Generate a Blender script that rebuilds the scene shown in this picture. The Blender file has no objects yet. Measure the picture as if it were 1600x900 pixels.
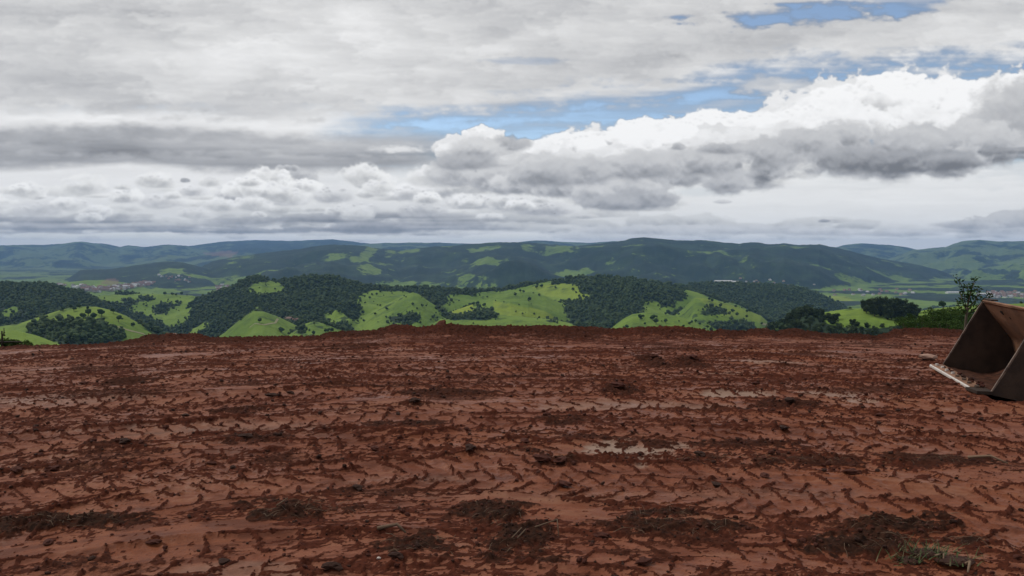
import math, random, time
import numpy as np
T0 = time.time()
F = 1232.0            # focal length of the photograph in its own 1600-px frame
PITCH = math.atan(55.0/F)
CAM_Z = 1.6
SP, CP = math.sin(PITCH), math.cos(PITCH)

def _tables(seed):
    rng = np.random.RandomState(seed)
    p = rng.permutation(256).astype(np.int32)
    return np.concatenate([p, p])
_PERM = {}
_ANG = np.arange(32)*2*math.pi/32
_GX, _GY = np.cos(_ANG).astype(np.float32), np.sin(_ANG).astype(np.float32)
def perlin(x, y, seed=0):
    if seed not in _PERM: _PERM[seed] = _tables(seed)
    p = _PERM[seed]
    x = np.asarray(x, np.float32); y = np.asarray(y, np.float32)
    x0 = np.floor(x); y0 = np.floor(y)
    fx = x-x0; fy = y-y0
    xi = x0.astype(np.int32) & 255; yi = y0.astype(np.int32) & 255
    u = fx*fx*fx*(fx*(fx*6-15)+10); v = fy*fy*fy*(fy*(fy*6-15)+10)
    def g(ax, ay, dx, dy):
        h = p[p[ax & 255] + (ay & 255)] & 31
        return _GX[h]*dx + _GY[h]*dy
    a = g(xi, yi, fx, fy); b = g(xi+1, yi, fx-1, fy)
    c = g(xi, yi+1, fx, fy-1); d = g(xi+1, yi+1, fx-1, fy-1)
    ab = a+u*(b-a); cd = c+u*(d-c)
    return (ab+v*(cd-ab))*1.5
def fbm(x, y, oct=5, seed=0, gain=0.5, lac=2.03):
    x = np.asarray(x, np.float32); y = np.asarray(y, np.float32)
    s = 0; a = 1.0; t = 0
    for k in range(oct):
        s = s+a*perlin(x+17.3*k, y-9.1*k, seed+k); t += a; a *= gain; x, y = lac*(.857*x-.515*y), lac*(.515*x+.857*y)
    return s/t
def billow(x, y, oct=5, seed=0, gain=0.5, lac=2.03):
    x = np.asarray(x, np.float32); y = np.asarray(y, np.float32)
    s = 0; a = 1.0; t = 0
    for k in range(oct):
        s = s+a*(1-2*np.abs(perlin(x+3.7*k, y+5.9*k, seed+k))); t += a; a *= gain; x, y = lac*(.857*x-.515*y), lac*(.515*x+.857*y)
    return s/t
def ss(a, b, x):
    t = np.clip((x-a)/(b-a), 0, 1)
    return t*t*(3-2*t)
def lerp(a, b, t): return a+(b-a)*t
def poly(pts, x): 
    return np.interp(x, [p[0] for p in pts], [p[1] for p in pts])
# ---------------------------------------------------------------- clouds of the sky, worked out on a grid of view angles
def cloud_field():
    """linear brightness (H,W,3) and cover (H,W) of the clouds ahead; grid of tangent-plane angles, 1 step = 1/1232 rad"""
    X0, X1, Y0, Y1 = -500, 2100, -420, 425
    px, py = np.meshgrid(np.arange(X0, X1, dtype=np.float32), np.arange(Y0, Y1, dtype=np.float32))
    H, W = px.shape
    el = np.maximum((395-py)/F, -0.02)
    dep = 1/(el+0.07); xp = (px-800)/F*dep
    warp = fbm(xp*0.8, dep*0.9, 4, 11)
    sheet_n = fbm(xp*1.0+warp*0.5, dep*1.3+warp*0.4, 6, 21, 0.55)
    fine_n = .6*fbm(px/60, py/22, 2, 31)+.5*fbm(px/22, py/10, 4, 33, .6)
    streak = .6*perlin(px/260, py/16+fine_n*0.7, 41)+.35*perlin(px/110+7, py/8+fine_n*.8, 42)+.2*perlin(px/50+3, py/4.2, 43)
    big_n = fbm(px/330, py/120, 4, 51)
    L = np.zeros((H, W), np.float32); cov = np.zeros((H, W), np.float32); warm = np.zeros((H, W), np.float32)
    def over(l, a, w=0.0):
        nonlocal L, cov, warm
        L = L*(1-a)+l*a; warm = warm*(1-a)+w*a; cov = cov+(1-cov)*a
    # 1 far pale veil towards the horizon
    a = ss(225, 300, py+25*fine_n+20*streak)*0.97
    a = a*(1-0.75*ss(1, 0.2, np.hypot((px-25)/60, (py-297)/8)+0.5*fine_n))*(1-0.6*ss(1, 0.2, np.hypot((px-1095)/70, (py-300)/11)+0.5*fine_n))
    over(0.90+0.05*streak+0.06*ss(350, 385, py), a, 1.0)
    thin = 0.14+0.50*ss(-0.30, 0.6, streak+0.4*fine_n+.5*big_n)
    clear = np.exp(-((py-poly([(540, 200), (700, 188), (850, 180), (960, 172), (1060, 158), (1140, 138), (1240, 128)], px)-2)/12)**2)*ss(540, 660, px)*ss(1260, 1130, px)
    over(0.80+0.05*streak, np.clip(thin*(1-.65*clear), 0, 1)*ss(330, 150, py))
    over(0.84+0.08*streak, ss(640, 480, px+80*big_n)*ss(140, 185, py)*ss(330, 290, py))
    over(0.82+0.06*streak, 0.8*ss(236, 262, py+14*streak))
    # 2 the high grey sheet
    edge = poly([(-500, 205), (0, 197), (300, 199), (480, 200), (560, 197), (640, 193), (760, 184), (860, 170), (920, 158), (985, 158), (1040, 150), (1100, 134), (1180, 120), (1280, 112), (1400, 104), (1600, 96), (2100, 70)], px)
    q = edge-py+26*fine_n+16*big_n+12*streak-6*clear
    a = ss(-22, 34, q)
    gap = np.hypot((px-1310+1.0*(py-20))/175, (py-18+0.07*(px-1310))/17)+1.3*fine_n+0.6*streak+0.3*big_n
    gap2 = np.hypot((px-1420)/75, (py+2)/22)+0.6*fine_n
    wisp = np.hypot((px-820)/80, (py-95)/7)+0.8*fine_n
    a = a*(1-0.95*ss(1.2, 0.1, gap))*(1-0.8*ss(1.1, 0.4, gap2))*(1-0.25*ss(1.1, 0.4, wisp))
    sub = np.hypot((px-1210)/65, (py-135)/20)+0.8*fine_n       # a pale scrap under the sheet, in the blue
    over(0.66+0.05*fine_n, 0.85*ss(1.15, 0.5, sub))
    lump = fbm(px/120+.8*fine_n, py/40+.6*big_n, 5, 57, .55)
    tone = 0.655+0.11*sheet_n*1.5+0.06*fine_n+0.17*lump+0.05*streak+0.06*ss(40, 0, q)*0
    tone = tone+0.13*np.exp(-((px-370)/130)**2-((py-80)/45)**2)+0.07*np.exp(-((px-30)/90)**2-((py-45)/12)**2)+0.07*np.exp(-((px-560)/60)**2-((py-40)/40)**2)
    tone = tone-0.10*np.exp(-((px-70)/110)**2-((py-125)/30)**2)-0.07*np.exp(-((px-330)/150)**2-((py-18)/25)**2)-0.04*np.exp(-((px-1000)/300)**2-((py-50)/60)**2)
    tone = tone+0.24*ss(30, -5, q)*ss(720, 560, px)*ss(-60, 120, px)+0.10*ss(45, 0, q)*ss(600, 900, px)
    tone = tone+0.05*ss(1250, 1600, px)
    over(np.clip(tone, 0.36, 0.95), a)
    # 3 dark band, left
    top = 194+14*fine_n+10*big_n+poly([(-500, 0), (0, 4), (60, -2), (200, -3), (330, 2), (450, 12), (560, 12), (700, 14), (800, 20)], px)
    bot = poly([(-500, 275), (0, 268), (130, 262), (200, 256), (300, 268), (420, 275), (500, 272), (640, 270), (720, 262), (800, 250)], px)+9*fine_n+8*streak
    a = ss(-6, 16, py-top+6*fine_n)*ss(-6, 14, bot-py)*ss(780, 620, px+80*big_n)
    tone = poly([(190, 0.50), (215, 0.47), (235, 0.44), (252, 0.40), (268, 0.42), (285, 0.5)], py)+0.10*big_n+0.10*fine_n+0.12*streak*ss(200, 230, py)+0.07*ss(150, 420, px)*np.exp(-((py-222)/12)**2)
    over(tone, a*0.97)
    hole = np.hypot((px-620)/70, (py-233)/9)+0.9*fine_n
    over(0.86+0*px, 0.8*ss(1.0, 0.4, hole))
    # 4 heaped clouds, piled up puff by puff, the far and high ones first
    rng = np.random.RandomState(5)
    b1 = billow(px/58+.35*fine_n, py/48, 5, 61, 0.52); b2 = billow(px/25, py/21, 5, 71, 0.52)
    f2 = fbm(px/30, py/24, 6, 81, 0.6)
    bl = 0.7*billow(px/70+.5*fine_n, py/52+.5*big_n, 3, 62, .45)+.3*b2; rel = np.zeros_like(b1); rel[7:-7] = (bl[7:-7]-bl[:-14])*.35
    def puff(cx, cy, w, h, bright, dark, soft=0.16, rough=0.5, flat=0.35, al=1.0, wm=0.0):
        x0, x1 = int(max(cx-1.7*w-X0, 0)), int(min(cx+1.7*w-X0, W)); y0, y1 = int(max(cy-1.7*h-Y0, 0)), int(min(cy+1.7*h-Y0, H))
        if x1 <= x0+1 or y1 <= y0+1: return
        sl = (slice(y0, y1), slice(x0, x1))
        dx = (px[sl]-cx)/w; dy = (py[sl]-cy)/h
        nb = (0.75*b1[sl]+0.25*b2[sl]) if w > 40 else (0.35*b1[sl]+0.65*b2[sl] if w > 18 else b2[sl])
        dyf = np.where(dy > 0, dy/max(1-flat, .2), dy)
        r = np.hypot(dx, dyf)
        qq = 1-r+rough*(nb-0.12)*.9+0.22*f2[sl]*rough
        a = ss(0, 1, qq/(soft*(1+2.2*ss(-0.1, 0.9, dy))))*al
        # lit from above: bright rounded heads, grey below
        hgt = np.clip(qq, 0, 1)
        lam = -0.95*dy+0.10*dx-0.75*hgt+1.1*(nb-.12)*.6+0.30*f2[sl]+1.3*rel[sl]+0.42
        l = lerp(dark, bright, ss(-0.70, 1.0, lam))
        l = np.clip(l+0.06*f2[sl]+0.05*big_n[sl]+0.12*rel[sl], 0.2, 0.99)
        L[sl] = L[sl]*(1-a)+l*a; warm[sl] = warm[sl]*(1-a)+wm*a; cov[sl] = cov[sl]+(1-cov[sl])*a
    def lobes(cx, cy, w, h, n, br, dk, **kw):
        for k in range(n):
            a = rng.uniform(-2.9, -.25); q = rng.uniform(.55, .95); s = rng.uniform(.22, .42)*h
            puff(cx+math.cos(a)*w*q, cy+math.sin(a)*h*q, s*rng.uniform(1.0, 1.5), s, br, dk, **kw)
    # low rows over the hills
    for row, (yy, n, w0, w1, br, dk) in enumerate([(296, 26, 26, 60, .90, .62), (312, 34, 22, 60, .88, .58), (326, 40, 20, 52, .84, .52), (340, 46, 18, 55, .78, .48), (352, 46, 22, 60, .72, .44), (362, 50, 18, 60, .74, .46), (371, 50, 16, 60, .76, .50), (380, 50, 14, 50, .82, .60)]):
        for k in range(n):
            cx = rng.uniform(-450, 2050); w = rng.uniform(w0, w1)
            if cx > 1040 and yy < 345: continue
            if cx > 1040 and yy < 360 and rng.rand() < .6: continue
            g = rng.uniform(-.05, .05)
            puff(cx, yy+rng.uniform(-7, 7), w, w*rng.uniform(.16, .34), br+g, dk+g, .3, .55, .45, .8, .3)
    for k in range(40):                                     # long dark shelves just above the skyline, left
        cx = rng.uniform(-300, 760); yy = rng.uniform(338, 366)
        puff(cx, yy, rng.uniform(40, 130), rng.uniform(3, 9), .52, .32, .5, .7, .2, .6)
    for k in range(20):
        puff(rng.uniform(-300, 900), rng.uniform(366, 381), rng.uniform(40, 110), rng.uniform(3, 6), .97, .82, .5, .5, .2, .8, .8)
    for cx, yy, w, h in [(1180, 361, 120, 10), (1290, 364, 90, 9), (1400, 366, 90, 9), (1080, 360, 80, 9), (1000, 362, 90, 10), (1560, 360, 120, 14), (1500, 352, 50, 8)]:
        puff(cx, yy, w, h, .72, .50, .35, .6, .4, .85)
    for cx, yy, w, h in [(1180, 380, 200, 6), (1400, 380, 200, 6), (1560, 377, 160, 6)]:
        puff(cx, yy, w, h, .84, .74, .5, .5, .3, .7, .4)
    for cx, yy, w, h in [(1585, 346, 42, 16), (1555, 350, 50, 12), (1515, 354, 45, 9), (1640, 345, 60, 22)]:
        puff(cx, yy, w, h, .66, .44, .2, .6, .4, .95)
    for cx, yy, w, h, br, dk in [(365, 312, 30, 19, .72, .42), (452, 283, 42, 25, .60, .38), (405, 283, 18, 10, .62, .42), (580, 288, 26, 17, .62, .45), (290, 283, 9, 5, .5, .42),
                                  (300, 300, 26, 16, .86, .62), (60, 330, 40, 16, .80, .62), (110, 322, 36, 13, .86, .66), (250, 318, 34, 16, .84, .58), (450, 315, 36, 13, .86, .60), (520, 308, 34, 18, .80, .54),
                                  (640, 305, 40, 20, .90, .56), (700, 300, 38, 22, .86, .52), (740, 318, 44, 20, .84, .50), (800, 322, 40, 16, .82, .5), (660, 330, 40, 14, .8, .5), (560, 330, 40, 14, .82, .5), (850, 330, 50, 14, .8, .5), (1130, 316, 14, 4, .75, .6), (1288, 346, 9, 3, .5, .45)]:
        puff(cx, yy, w, h, br-.03, dk-.08, .32, .5, .35, .95); lobes(cx, yy-.1*h, w*.8, h*.8, 7, br+.02, dk, soft=.35, rough=.3, al=.9)
    for k in range(62):                                     # scattered heaps over the left and centre
        yy = rng.uniform(276, 344); w = rng.uniform(14, 42)*(1.15-(yy-276)/150); h = w*rng.uniform(.38, .62); cx = rng.uniform(-350, 1010)
        br, dk = rng.uniform(.84, .97), rng.uniform(.40, .56)
        puff(cx, yy, w, h, br, dk, .35, .5, .4, .92, .2); lobes(cx, yy-.1*h, w*.85, h*.8, 6, br, dk+.22, soft=.45, rough=.35, al=.85)
    # the great bank: bright heads behind, grey bellies in front
    topline = [(690, 226), (720, 203), (750, 202), (775, 222), (840, 224), (890, 212), (940, 207), (985, 190), (1010, 192), (1060, 190), (1110, 180), (1180, 180), (1215, 184), (1260, 166), (1300, 144), (1340, 138), (1395, 122), (1450, 124), (1505, 134), (1545, 132), (1600, 118), (1700, 100), (2100, 120)]
    botline = [(690, 268), (760, 285), (840, 300), (940, 300), (1020, 288), (1180, 284), (1240, 262), (1300, 275), (1400, 282), (1470, 280), (1535, 262), (1600, 232), (1800, 240), (2100, 240)]
    def seq(n, xa, xb, f0, f1, s0, s1, br, dk, **kw):
        pts = []
        for k in range(n):
            cx = rng.uniform(xa, xb); t = rng.uniform(f0, f1); s = rng.uniform(s0, s1)
            y0, y1 = poly(topline, cx), poly(botline, cx)
            s = min(s, (y1-y0)*.55)
            pts.append((cx, y0+(y1-y0)*t+s*.55, s*rng.uniform(1.0, 1.7), s))
        for p in sorted(pts, key=lambda p: p[1]): puff(*p, br+rng.uniform(-.05, .05), dk+rng.uniform(-.04, .04), **kw)
    for cx, yy, w, h in [(1330, 190, 130, 66), (1450, 180, 140, 66), (1250, 215, 120, 45), (1120, 232, 140, 50), (960, 245, 120, 44), (830, 258, 110, 36), (1560, 190, 120, 70), (1700, 180, 160, 80), (1900, 180, 200, 70)]:
        puff(cx, yy, w, h, .80, .60, .15, .55, .2)
    seq(46, 1180, 1680, .0, .16, 18, 34, .94, .60, soft=.22, rough=.34)
    seq(60, 860, 1240, .0, .18, 12, 26, .93, .58, soft=.22, rough=.36)
    seq(16, 690, 900, .0, .25, 10, 20, .85, .60, soft=.16, rough=.6)
    seq(40, 1180, 1700, .2, .45, 24, 40, .90, .62, soft=.2, rough=.6)
    seq(60, 860, 1240, .25, .55, 14, 28, .80, .50, soft=.18, rough=.6)
    for cx, yy, w, h, br, dk in [(1590, 185, 90, 60, .58, .48), (1560, 205, 80, 40, .55, .46), (1660, 180, 120, 70, .56, .44)]:
        puff(cx, yy, w, h, br, dk, .6, .6, .2, .9)
    seq(40, 700, 900, .3, .9, 14, 26, .68, .38, soft=.35, rough=.6)
    seq(46, 880, 1200, .5, .95, 16, 32, .68, .38, soft=.35, rough=.6)
    seq(50, 1180, 1560, .50, .80, 22, 38, .62, .30, soft=.4, rough=.6)
    for cx, yy, w, h, br, dk in [(1320, 225, 70, 34, .60, .40), (1400, 240, 90, 34, .56, .36), (1260, 232, 60, 30, .58, .42), (1330, 254, 70, 26, .46, .28), (1410, 260, 105, 24, .42, .24), (1490, 255, 50, 22, .44, .28),
                                  (1180, 250, 80, 34, .58, .40), (1090, 262, 80, 30, .60, .40), (1000, 268, 80, 30, .62, .42), (905, 275, 60, 30, .60, .40), (850, 280, 60, 26, .58, .38), (1130, 235, 38, 13, .55, .40), (1060, 231, 11, 8, .55, .42), (795, 228, 36, 16, .56, .42), (745, 238, 46, 22, .70, .44), (730, 258, 60, 18, .52, .40),
                                  (1590, 238, 60, 8, .42, .34), (1650, 246, 90, 8, .46, .36), (1000, 318, 60, 22, .52, .38), (960, 322, 50, 16, .54, .40), (1035, 310, 30, 12, .6, .46)]:
        puff(cx, yy, w, h, br, dk-.06, .42, .6, .35, .92)
    for cx, yy, w, h in [(1395, 140, 64, 28), (1450, 142, 60, 24), (1310, 156, 50, 22), (1345, 150, 40, 20), (1260, 178, 34, 14), (1500, 150, 40, 20)]: lobes(cx, yy, w, h, 9, .97, .80, soft=.4, rough=.3)
    for cx, yy, w, h in [(1000, 202, 44, 17), (925, 222, 46, 17), (960, 212, 30, 12), (1060, 198, 36, 13), (1120, 190, 40, 14), (1185, 188, 36, 12), (890, 228, 30, 12), (740, 214, 28, 13)]: lobes(cx, yy, w, h, 8, .95, .78, soft=.4, rough=.3)
    for cx, yy, w, h in [(1425, 150, 44, 22), (1452, 146, 30, 20), (915, 228, 34, 16), (1195, 190, 30, 9), (1390, 128, 30, 10)]: puff(cx, yy, w, h, .99, .93, .8, .4, .1, .85)
    seq(12, 880, 1080, .02, .2, 10, 18, .98, .82, soft=.25, rough=.6)
    # low cloud over the far hills lies in its own shade
    low = ss(300, 345, py)*ss(386, 368, py)*ss(1150, 800, px)
    L = L*(1-low*(0.06+0.20*np.clip(big_n+0.8*streak, -1, 1)))
    L = L+0.16*ss(345, 385, py)*ss(.40, .62, L)
    for cx, yy, w, h in [(1168, 262, 9, 13), (1250, 274, 24, 12), (1225, 286, 40, 10), (1262, 262, 14, 12)]: puff(cx, yy, w, h, .86, .76, .9, .7, .2, .6, .3)
    L = np.clip(L, 0, .985)
    L = np.clip(.57+(L-.57)*1.20, .2, .99)
    return px, py, L, np.clip(cov, 0, 1), warm, (X0, Y0)

def sky_pixels(W=6144):
    """equirectangular sky: cover, linear brightness and warmth of the clouds"""
    H = W//2
    # the wider sky: the same broken grey sheet, carried on all round
    w2, h2 = W//6, H//6
    u, v = np.meshgrid((np.arange(w2)+.5)/w2, (np.arange(h2)+.5)/h2)
    az = (u-.25)*2*math.pi; el = (v-.5)*math.pi
    e = np.maximum(el, 0.0)
    rr = 1/np.tan(np.maximum(e, .004)+.09)
    qx, qy = np.sin(az)*rr, np.cos(az)*rr
    n = fbm(qx*1.1+5, qy*1.1, 6, 91, .55)
    l = 0.50+0.14*n+0.26*ss(.30, .0, e)
    c = 1-0.8*ss(.28, .55, fbm(qx*.7+9, qy*.7, 5, 97)+.3*n)*ss(.02, .2, e)
    def up(a):
        ys = np.clip((np.arange(H)+.5)/6-.5, 0, h2-1.001); xs = ((np.arange(W)+.5)/6-.5) % w2
        y0 = ys.astype(int); x0 = xs.astype(int) % w2; fy = (ys-y0)[:, None]; fx = (xs-np.floor(xs))[None]
        x1 = (x0+1) % w2; y1 = np.minimum(y0+1, h2-1)
        A = a[y0][:, x0]*(1-fx)+a[y0][:, x1]*fx; B = a[y1][:, x0]*(1-fx)+a[y1][:, x1]*fx
        return (A*(1-fy)+B*fy).astype(np.float32)
    L = up(l); C = up(c); WM = np.zeros_like(L)
    px, py, fl, fc, fw, (X0, Y0) = cloud_field()
    # the part ahead
    amax, emin, emax = math.radians(46), math.radians(-3), math.radians(34)
    c0, c1 = int((.25-amax/2/math.pi)*W), int((.25+amax/2/math.pi)*W)
    r0, r1 = int((.5+emin/math.pi)*H), int((.5+emax/math.pi)*H)
    az = ((np.arange(c0, c1)+.5)/W-.25)*2*math.pi; el = ((np.arange(r0, r1)+.5)/H-.5)*math.pi
    AZ, EL = np.meshgrid(az, el)
    dx, dy, dz = np.cos(EL)*np.sin(AZ), np.cos(EL)*np.cos(AZ), np.sin(EL)
    depth = dy*CP-dz*SP
    sx = 800+F*dx/depth; sy = 450-F*(dy*SP+dz*CP)/depth
    fx = np.clip(sx-X0, 0, fl.shape[1]-1.01); fy = np.clip(sy-Y0, 0, fl.shape[0]-1.01)
    ix, iy = fx.astype(int), fy.astype(int); fx, fy = fx-ix, fy-iy
    def smp(a): return (a[iy, ix]*(1-fx)+a[iy, ix+1]*fx)*(1-fy)+(a[iy+1, ix]*(1-fx)+a[iy+1, ix+1]*fx)*fy
    wgt = ss(1980, 1680, sx)*ss(-380, -80, sx)*ss(-380, -60, sy)
    s = (slice(r0, r1), slice(c0, c1))
    L[s] = lerp(L[s], smp(fl), wgt); C[s] = lerp(C[s], smp(fc), wgt); WM[s] = smp(fw)*wgt
    out = np.empty((H, W, 4), np.float32)
    out[..., 0] = C; out[..., 1] = L; out[..., 2] = WM; out[..., 3] = 1
    return out
import bpy, bmesh
from mathutils import Vector, Matrix
sc = bpy.context.scene
COL = sc.collection
# ---------------------------------------------------------------- camera
cam_d = bpy.data.cameras.new("camera"); cam = bpy.data.objects.new("camera", cam_d); COL.objects.link(cam)
cam_d.sensor_width = 36.0; cam_d.lens = 36.0*F/1600.0
cam_d.clip_start = 0.1; cam_d.clip_end = 120000.0
cam.location = (0, 0, CAM_Z); cam.rotation_euler = (math.pi/2-PITCH, 0, 0)
sc.camera = cam
# ---------------------------------------------------------------- sky, sun, exposure
SUN_EL, SUN_AZ = math.radians(52), math.radians(-62)      # azimuth from straight ahead, to the left
world = bpy.data.worlds.new("World"); sc.world = world; world.use_nodes = True
def build_world():
    nt = world.node_tree; nt.nodes.clear()
    N = nt.nodes.new; Lk = nt.links.new
    out = N('ShaderNodeOutputWorld'); bg = N('ShaderNodeBackground'); bg.inputs['Strength'].default_value = 0.15
    sky = N('ShaderNodeTexSky'); sky.sky_type = 'NISHITA'; sky.sun_disc = False
    sky.sun_elevation = SUN_EL; sky.sun_rotation = SUN_AZ; sky.altitude = 900; sky.dust_density = 0.6
    pix = sky_pixels()
    h, w = pix.shape[:2]
    img = bpy.data.images.new("clouds", w, h, alpha=True, float_buffer=False)
    img.colorspace_settings.name = 'Non-Color'; img.alpha_mode = 'CHANNEL_PACKED'
    img.pixels.foreach_set(pix.ravel()); img.update()
    del pix
    env = N('ShaderNodeTexEnvironment'); env.image = img; env.interpolation = 'Linear'
    sep = N('ShaderNodeSeparateColor'); Lk(env.outputs['Color'], sep.inputs[0])
    shade = N('ShaderNodeMapRange'); shade.interpolation_type = 'SMOOTHSTEP'; Lk(sep.outputs[1], shade.inputs[0])
    for i_, v_ in enumerate((.75, .35, 0.0, 1.0)): shade.inputs[1+i_].default_value = v_
    t1 = N('ShaderNodeMix'); t1.data_type = 'RGBA'; Lk(shade.outputs[0], t1.inputs['Factor'])
    t1.inputs['A'].default_value = (1, 1, 1, 1); t1.inputs['B'].default_value = (.980, .992, 1.03, 1)
    t2 = N('ShaderNodeMix'); t2.data_type = 'RGBA'; Lk(sep.outputs[2], t2.inputs['Factor'])
    Lk(t1.outputs['Result'], t2.inputs['A']); t2.inputs['B'].default_value = (1.0, 1.0, .94, 1)
    ten = N('ShaderNodeMath'); ten.operation = 'MULTIPLY'; ten.inputs[1].default_value = 1/0.15; Lk(sep.outputs[1], ten.inputs[0])
    gain = N('ShaderNodeVectorMath'); gain.operation = 'SCALE'; Lk(t2.outputs['Result'], gain.inputs[0]); Lk(ten.outputs[0], gain.inputs['Scale'])
    mix = N('ShaderNodeMix'); mix.data_type = 'RGBA'; Lk(sep.outputs[0], mix.inputs['Factor'])
    Lk(sky.outputs['Color'], mix.inputs['A']); Lk(gain.outputs['Vector'], mix.inputs['B'])
    Lk(mix.outputs['Result'], bg.inputs['Color']); Lk(bg.outputs['Background'], out.inputs['Surface'])
build_world()
sun_d = bpy.data.lights.new("sun", 'SUN'); sun = bpy.data.objects.new("sun", sun_d); COL.objects.link(sun)
sun_d.energy = 2.0; sun_d.angle = math.radians(8); sun_d.color = (1.0, 0.95, 0.86)
_sd = Vector((math.sin(SUN_AZ)*math.cos(SUN_EL), math.cos(SUN_AZ)*math.cos(SUN_EL), math.sin(SUN_EL)))
sun.rotation_euler = _sd.to_track_quat('Z', 'Y').to_euler(); sun.location = (-20, 10, 40)
sc.view_settings.view_transform = 'Standard'; sc.view_settings.look = 'None'
sc.view_settings.exposure = 0.0; sc.view_settings.gamma = 1.0
sc.cycles.max_bounces = 6; sc.cycles.volume_bounces = 0
try: sc.cycles.use_denoising = True
except Exception: pass

# ---------------------------------------------------------------- helpers
def tag(o, label=None, cat=None, group=None, kind=None):
    if label: o['label'] = label
    if cat: o['category'] = cat
    if group: o['group'] = group
    if kind: o['kind'] = kind
    return o
def link(name, data, parent=None, loc=None, rot=None, scale=None):
    o = bpy.data.objects.new(name, data); COL.objects.link(o)
    if parent: o.parent = parent
    if loc is not None: o.location = loc
    if rot is not None: o.rotation_euler = rot
    if scale is not None: o.scale = scale
    return o
def mesh_np(name, verts, faces, mats=(), smooth=False, attrs=None, mat_idx=None):
    """mesh from numpy arrays; faces is (n,3) or (n,4)"""
    verts = np.asarray(verts, np.float32); faces = np.asarray(faces, np.int32)
    me = bpy.data.meshes.new(name); n, k = faces.shape
    me.vertices.add(len(verts)); me.vertices.foreach_set('co', verts.ravel())
    me.loops.add(n*k); me.loops.foreach_set('vertex_index', faces.ravel())
    me.polygons.add(n); me.polygons.foreach_set('loop_start', np.arange(0, n*k, k, dtype=np.int32))
    me.polygons.foreach_set('use_smooth', np.full(n, smooth, bool))
    for m in mats: me.materials.append(m)
    if mat_idx is not None: me.polygons.foreach_set('material_index', np.asarray(mat_idx, np.int32))
    for nm, a in (attrs or {}).items():
        at = me.attributes.new(nm, 'FLOAT', 'POINT'); at.data.foreach_set('value', np.asarray(a, np.float32).ravel())
    me.update(calc_edges=True); me.validate()
    return me
def grid_faces(nr, ncol):
    i = np.arange((nr-1)*(ncol-1)); r = i//(ncol-1); c = i % (ncol-1); a = r*ncol+c
    return np.stack([a, a+1, a+ncol+1, a+ncol], 1)
class Nodes:
    """small helper for node materials"""
    def __init__(s, name):
        s.m = bpy.data.materials.new(name); s.m.use_nodes = True; s.nt = s.m.node_tree; s.nt.nodes.clear()
        s.out = s.nt.nodes.new('ShaderNodeOutputMaterial'); s.b = s.nt.nodes.new('ShaderNodeBsdfPrincipled')
        s.nt.links.new(s.b.outputs[0], s.out.inputs[0])
    def n(s, t, **kw):
        nd = s.nt.nodes.new(t)
        for k, v in kw.items(): setattr(nd, k, v)
        return nd
    def set(s, sock, v):
        if isinstance(v, bpy.types.NodeSocket): s.nt.links.new(v, sock)
        elif isinstance(v, (tuple, list)) and len(v) == 3 and sock.type == 'RGBA': sock.default_value = (*v, 1)
        else: sock.default_value = v
    def attr(s, name): return s.n('ShaderNodeAttribute', attribute_name=name).outputs['Fac']
    def pos(s): return s.n('ShaderNodeNewGeometry').outputs['Position']
    def obj(s): return s.n('ShaderNodeTexCoord').outputs['Object']
    def noise(s, scale, detail=4, rough=.55, vec=None, dist=0):
        nd = s.n('ShaderNodeTexNoise'); s.set(nd.inputs['Scale'], scale); s.set(nd.inputs['Detail'], detail); s.set(nd.inputs['Roughness'], rough); s.set(nd.inputs['Distortion'], dist)
        if vec is not None: s.set(nd.inputs['Vector'], vec)
        return nd.outputs['Fac']
    def scl(s, vec, xyz):
        nd = s.n('ShaderNodeVectorMath', operation='MULTIPLY'); s.set(nd.inputs[0], vec); nd.inputs[1].default_value = xyz; return nd.outputs[0]
    def math(s, op, a, b=0.0, c=0.0):
        nd = s.n('ShaderNodeMath', operation=op); s.set(nd.inputs[0], a); s.set(nd.inputs[1], b)
        if len(nd.inputs) > 2: s.set(nd.inputs[2], c)
        return nd.outputs[0]
    def ramp(s, v, a, b, lo=0.0, hi=1.0):
        nd = s.n('ShaderNodeMapRange', interpolation_type='SMOOTHSTEP'); s.set(nd.inputs[0], v)
        for i, x in enumerate((a, b, lo, hi)): s.set(nd.inputs[1+i], x)
        return nd.outputs[0]
    def mix(s, f, a, b, blend='MIX'):
        nd = s.n('ShaderNodeMix', data_type='RGBA', blend_type=blend); s.set(nd.inputs['Factor'], f); s.set(nd.inputs['A'], a); s.set(nd.inputs['B'], b); return nd.outputs['Result']
    def rnd(s): return s.n('ShaderNodeObjectInfo').outputs['Random']
    def bump(s, h, strength=.5, dist=.02):
        nd = s.n('ShaderNodeBump'); nd.inputs['Strength'].default_value = strength; nd.inputs['Distance'].default_value = dist; s.set(nd.inputs['Height'], h); return nd.outputs[0]
    def done(s, col, rough=.8, normal=None, spec=.3, metal=0.0):
        s.set(s.b.inputs['Base Color'], col); s.set(s.b.inputs['Roughness'], rough); s.set(s.b.inputs['Specular IOR Level'], spec); s.set(s.b.inputs['Metallic'], metal)
        if normal is not None: s.set(s.b.inputs['Normal'], normal)
        return s.m
# ---------------------------------------------------------------- the hills: one height field over (t = x/y, y)
def z_of(px_unused, py, Y):                                # height seen at picture row py when it stands at distance Y
    v = (450-py)/F
    return CAM_Z+Y*(-SP+v*CP)/(CP+v*SP)
def t_of(px, py):
    v = (450-py)/F
    return (px-800)/F/(CP+v*SP)
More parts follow.
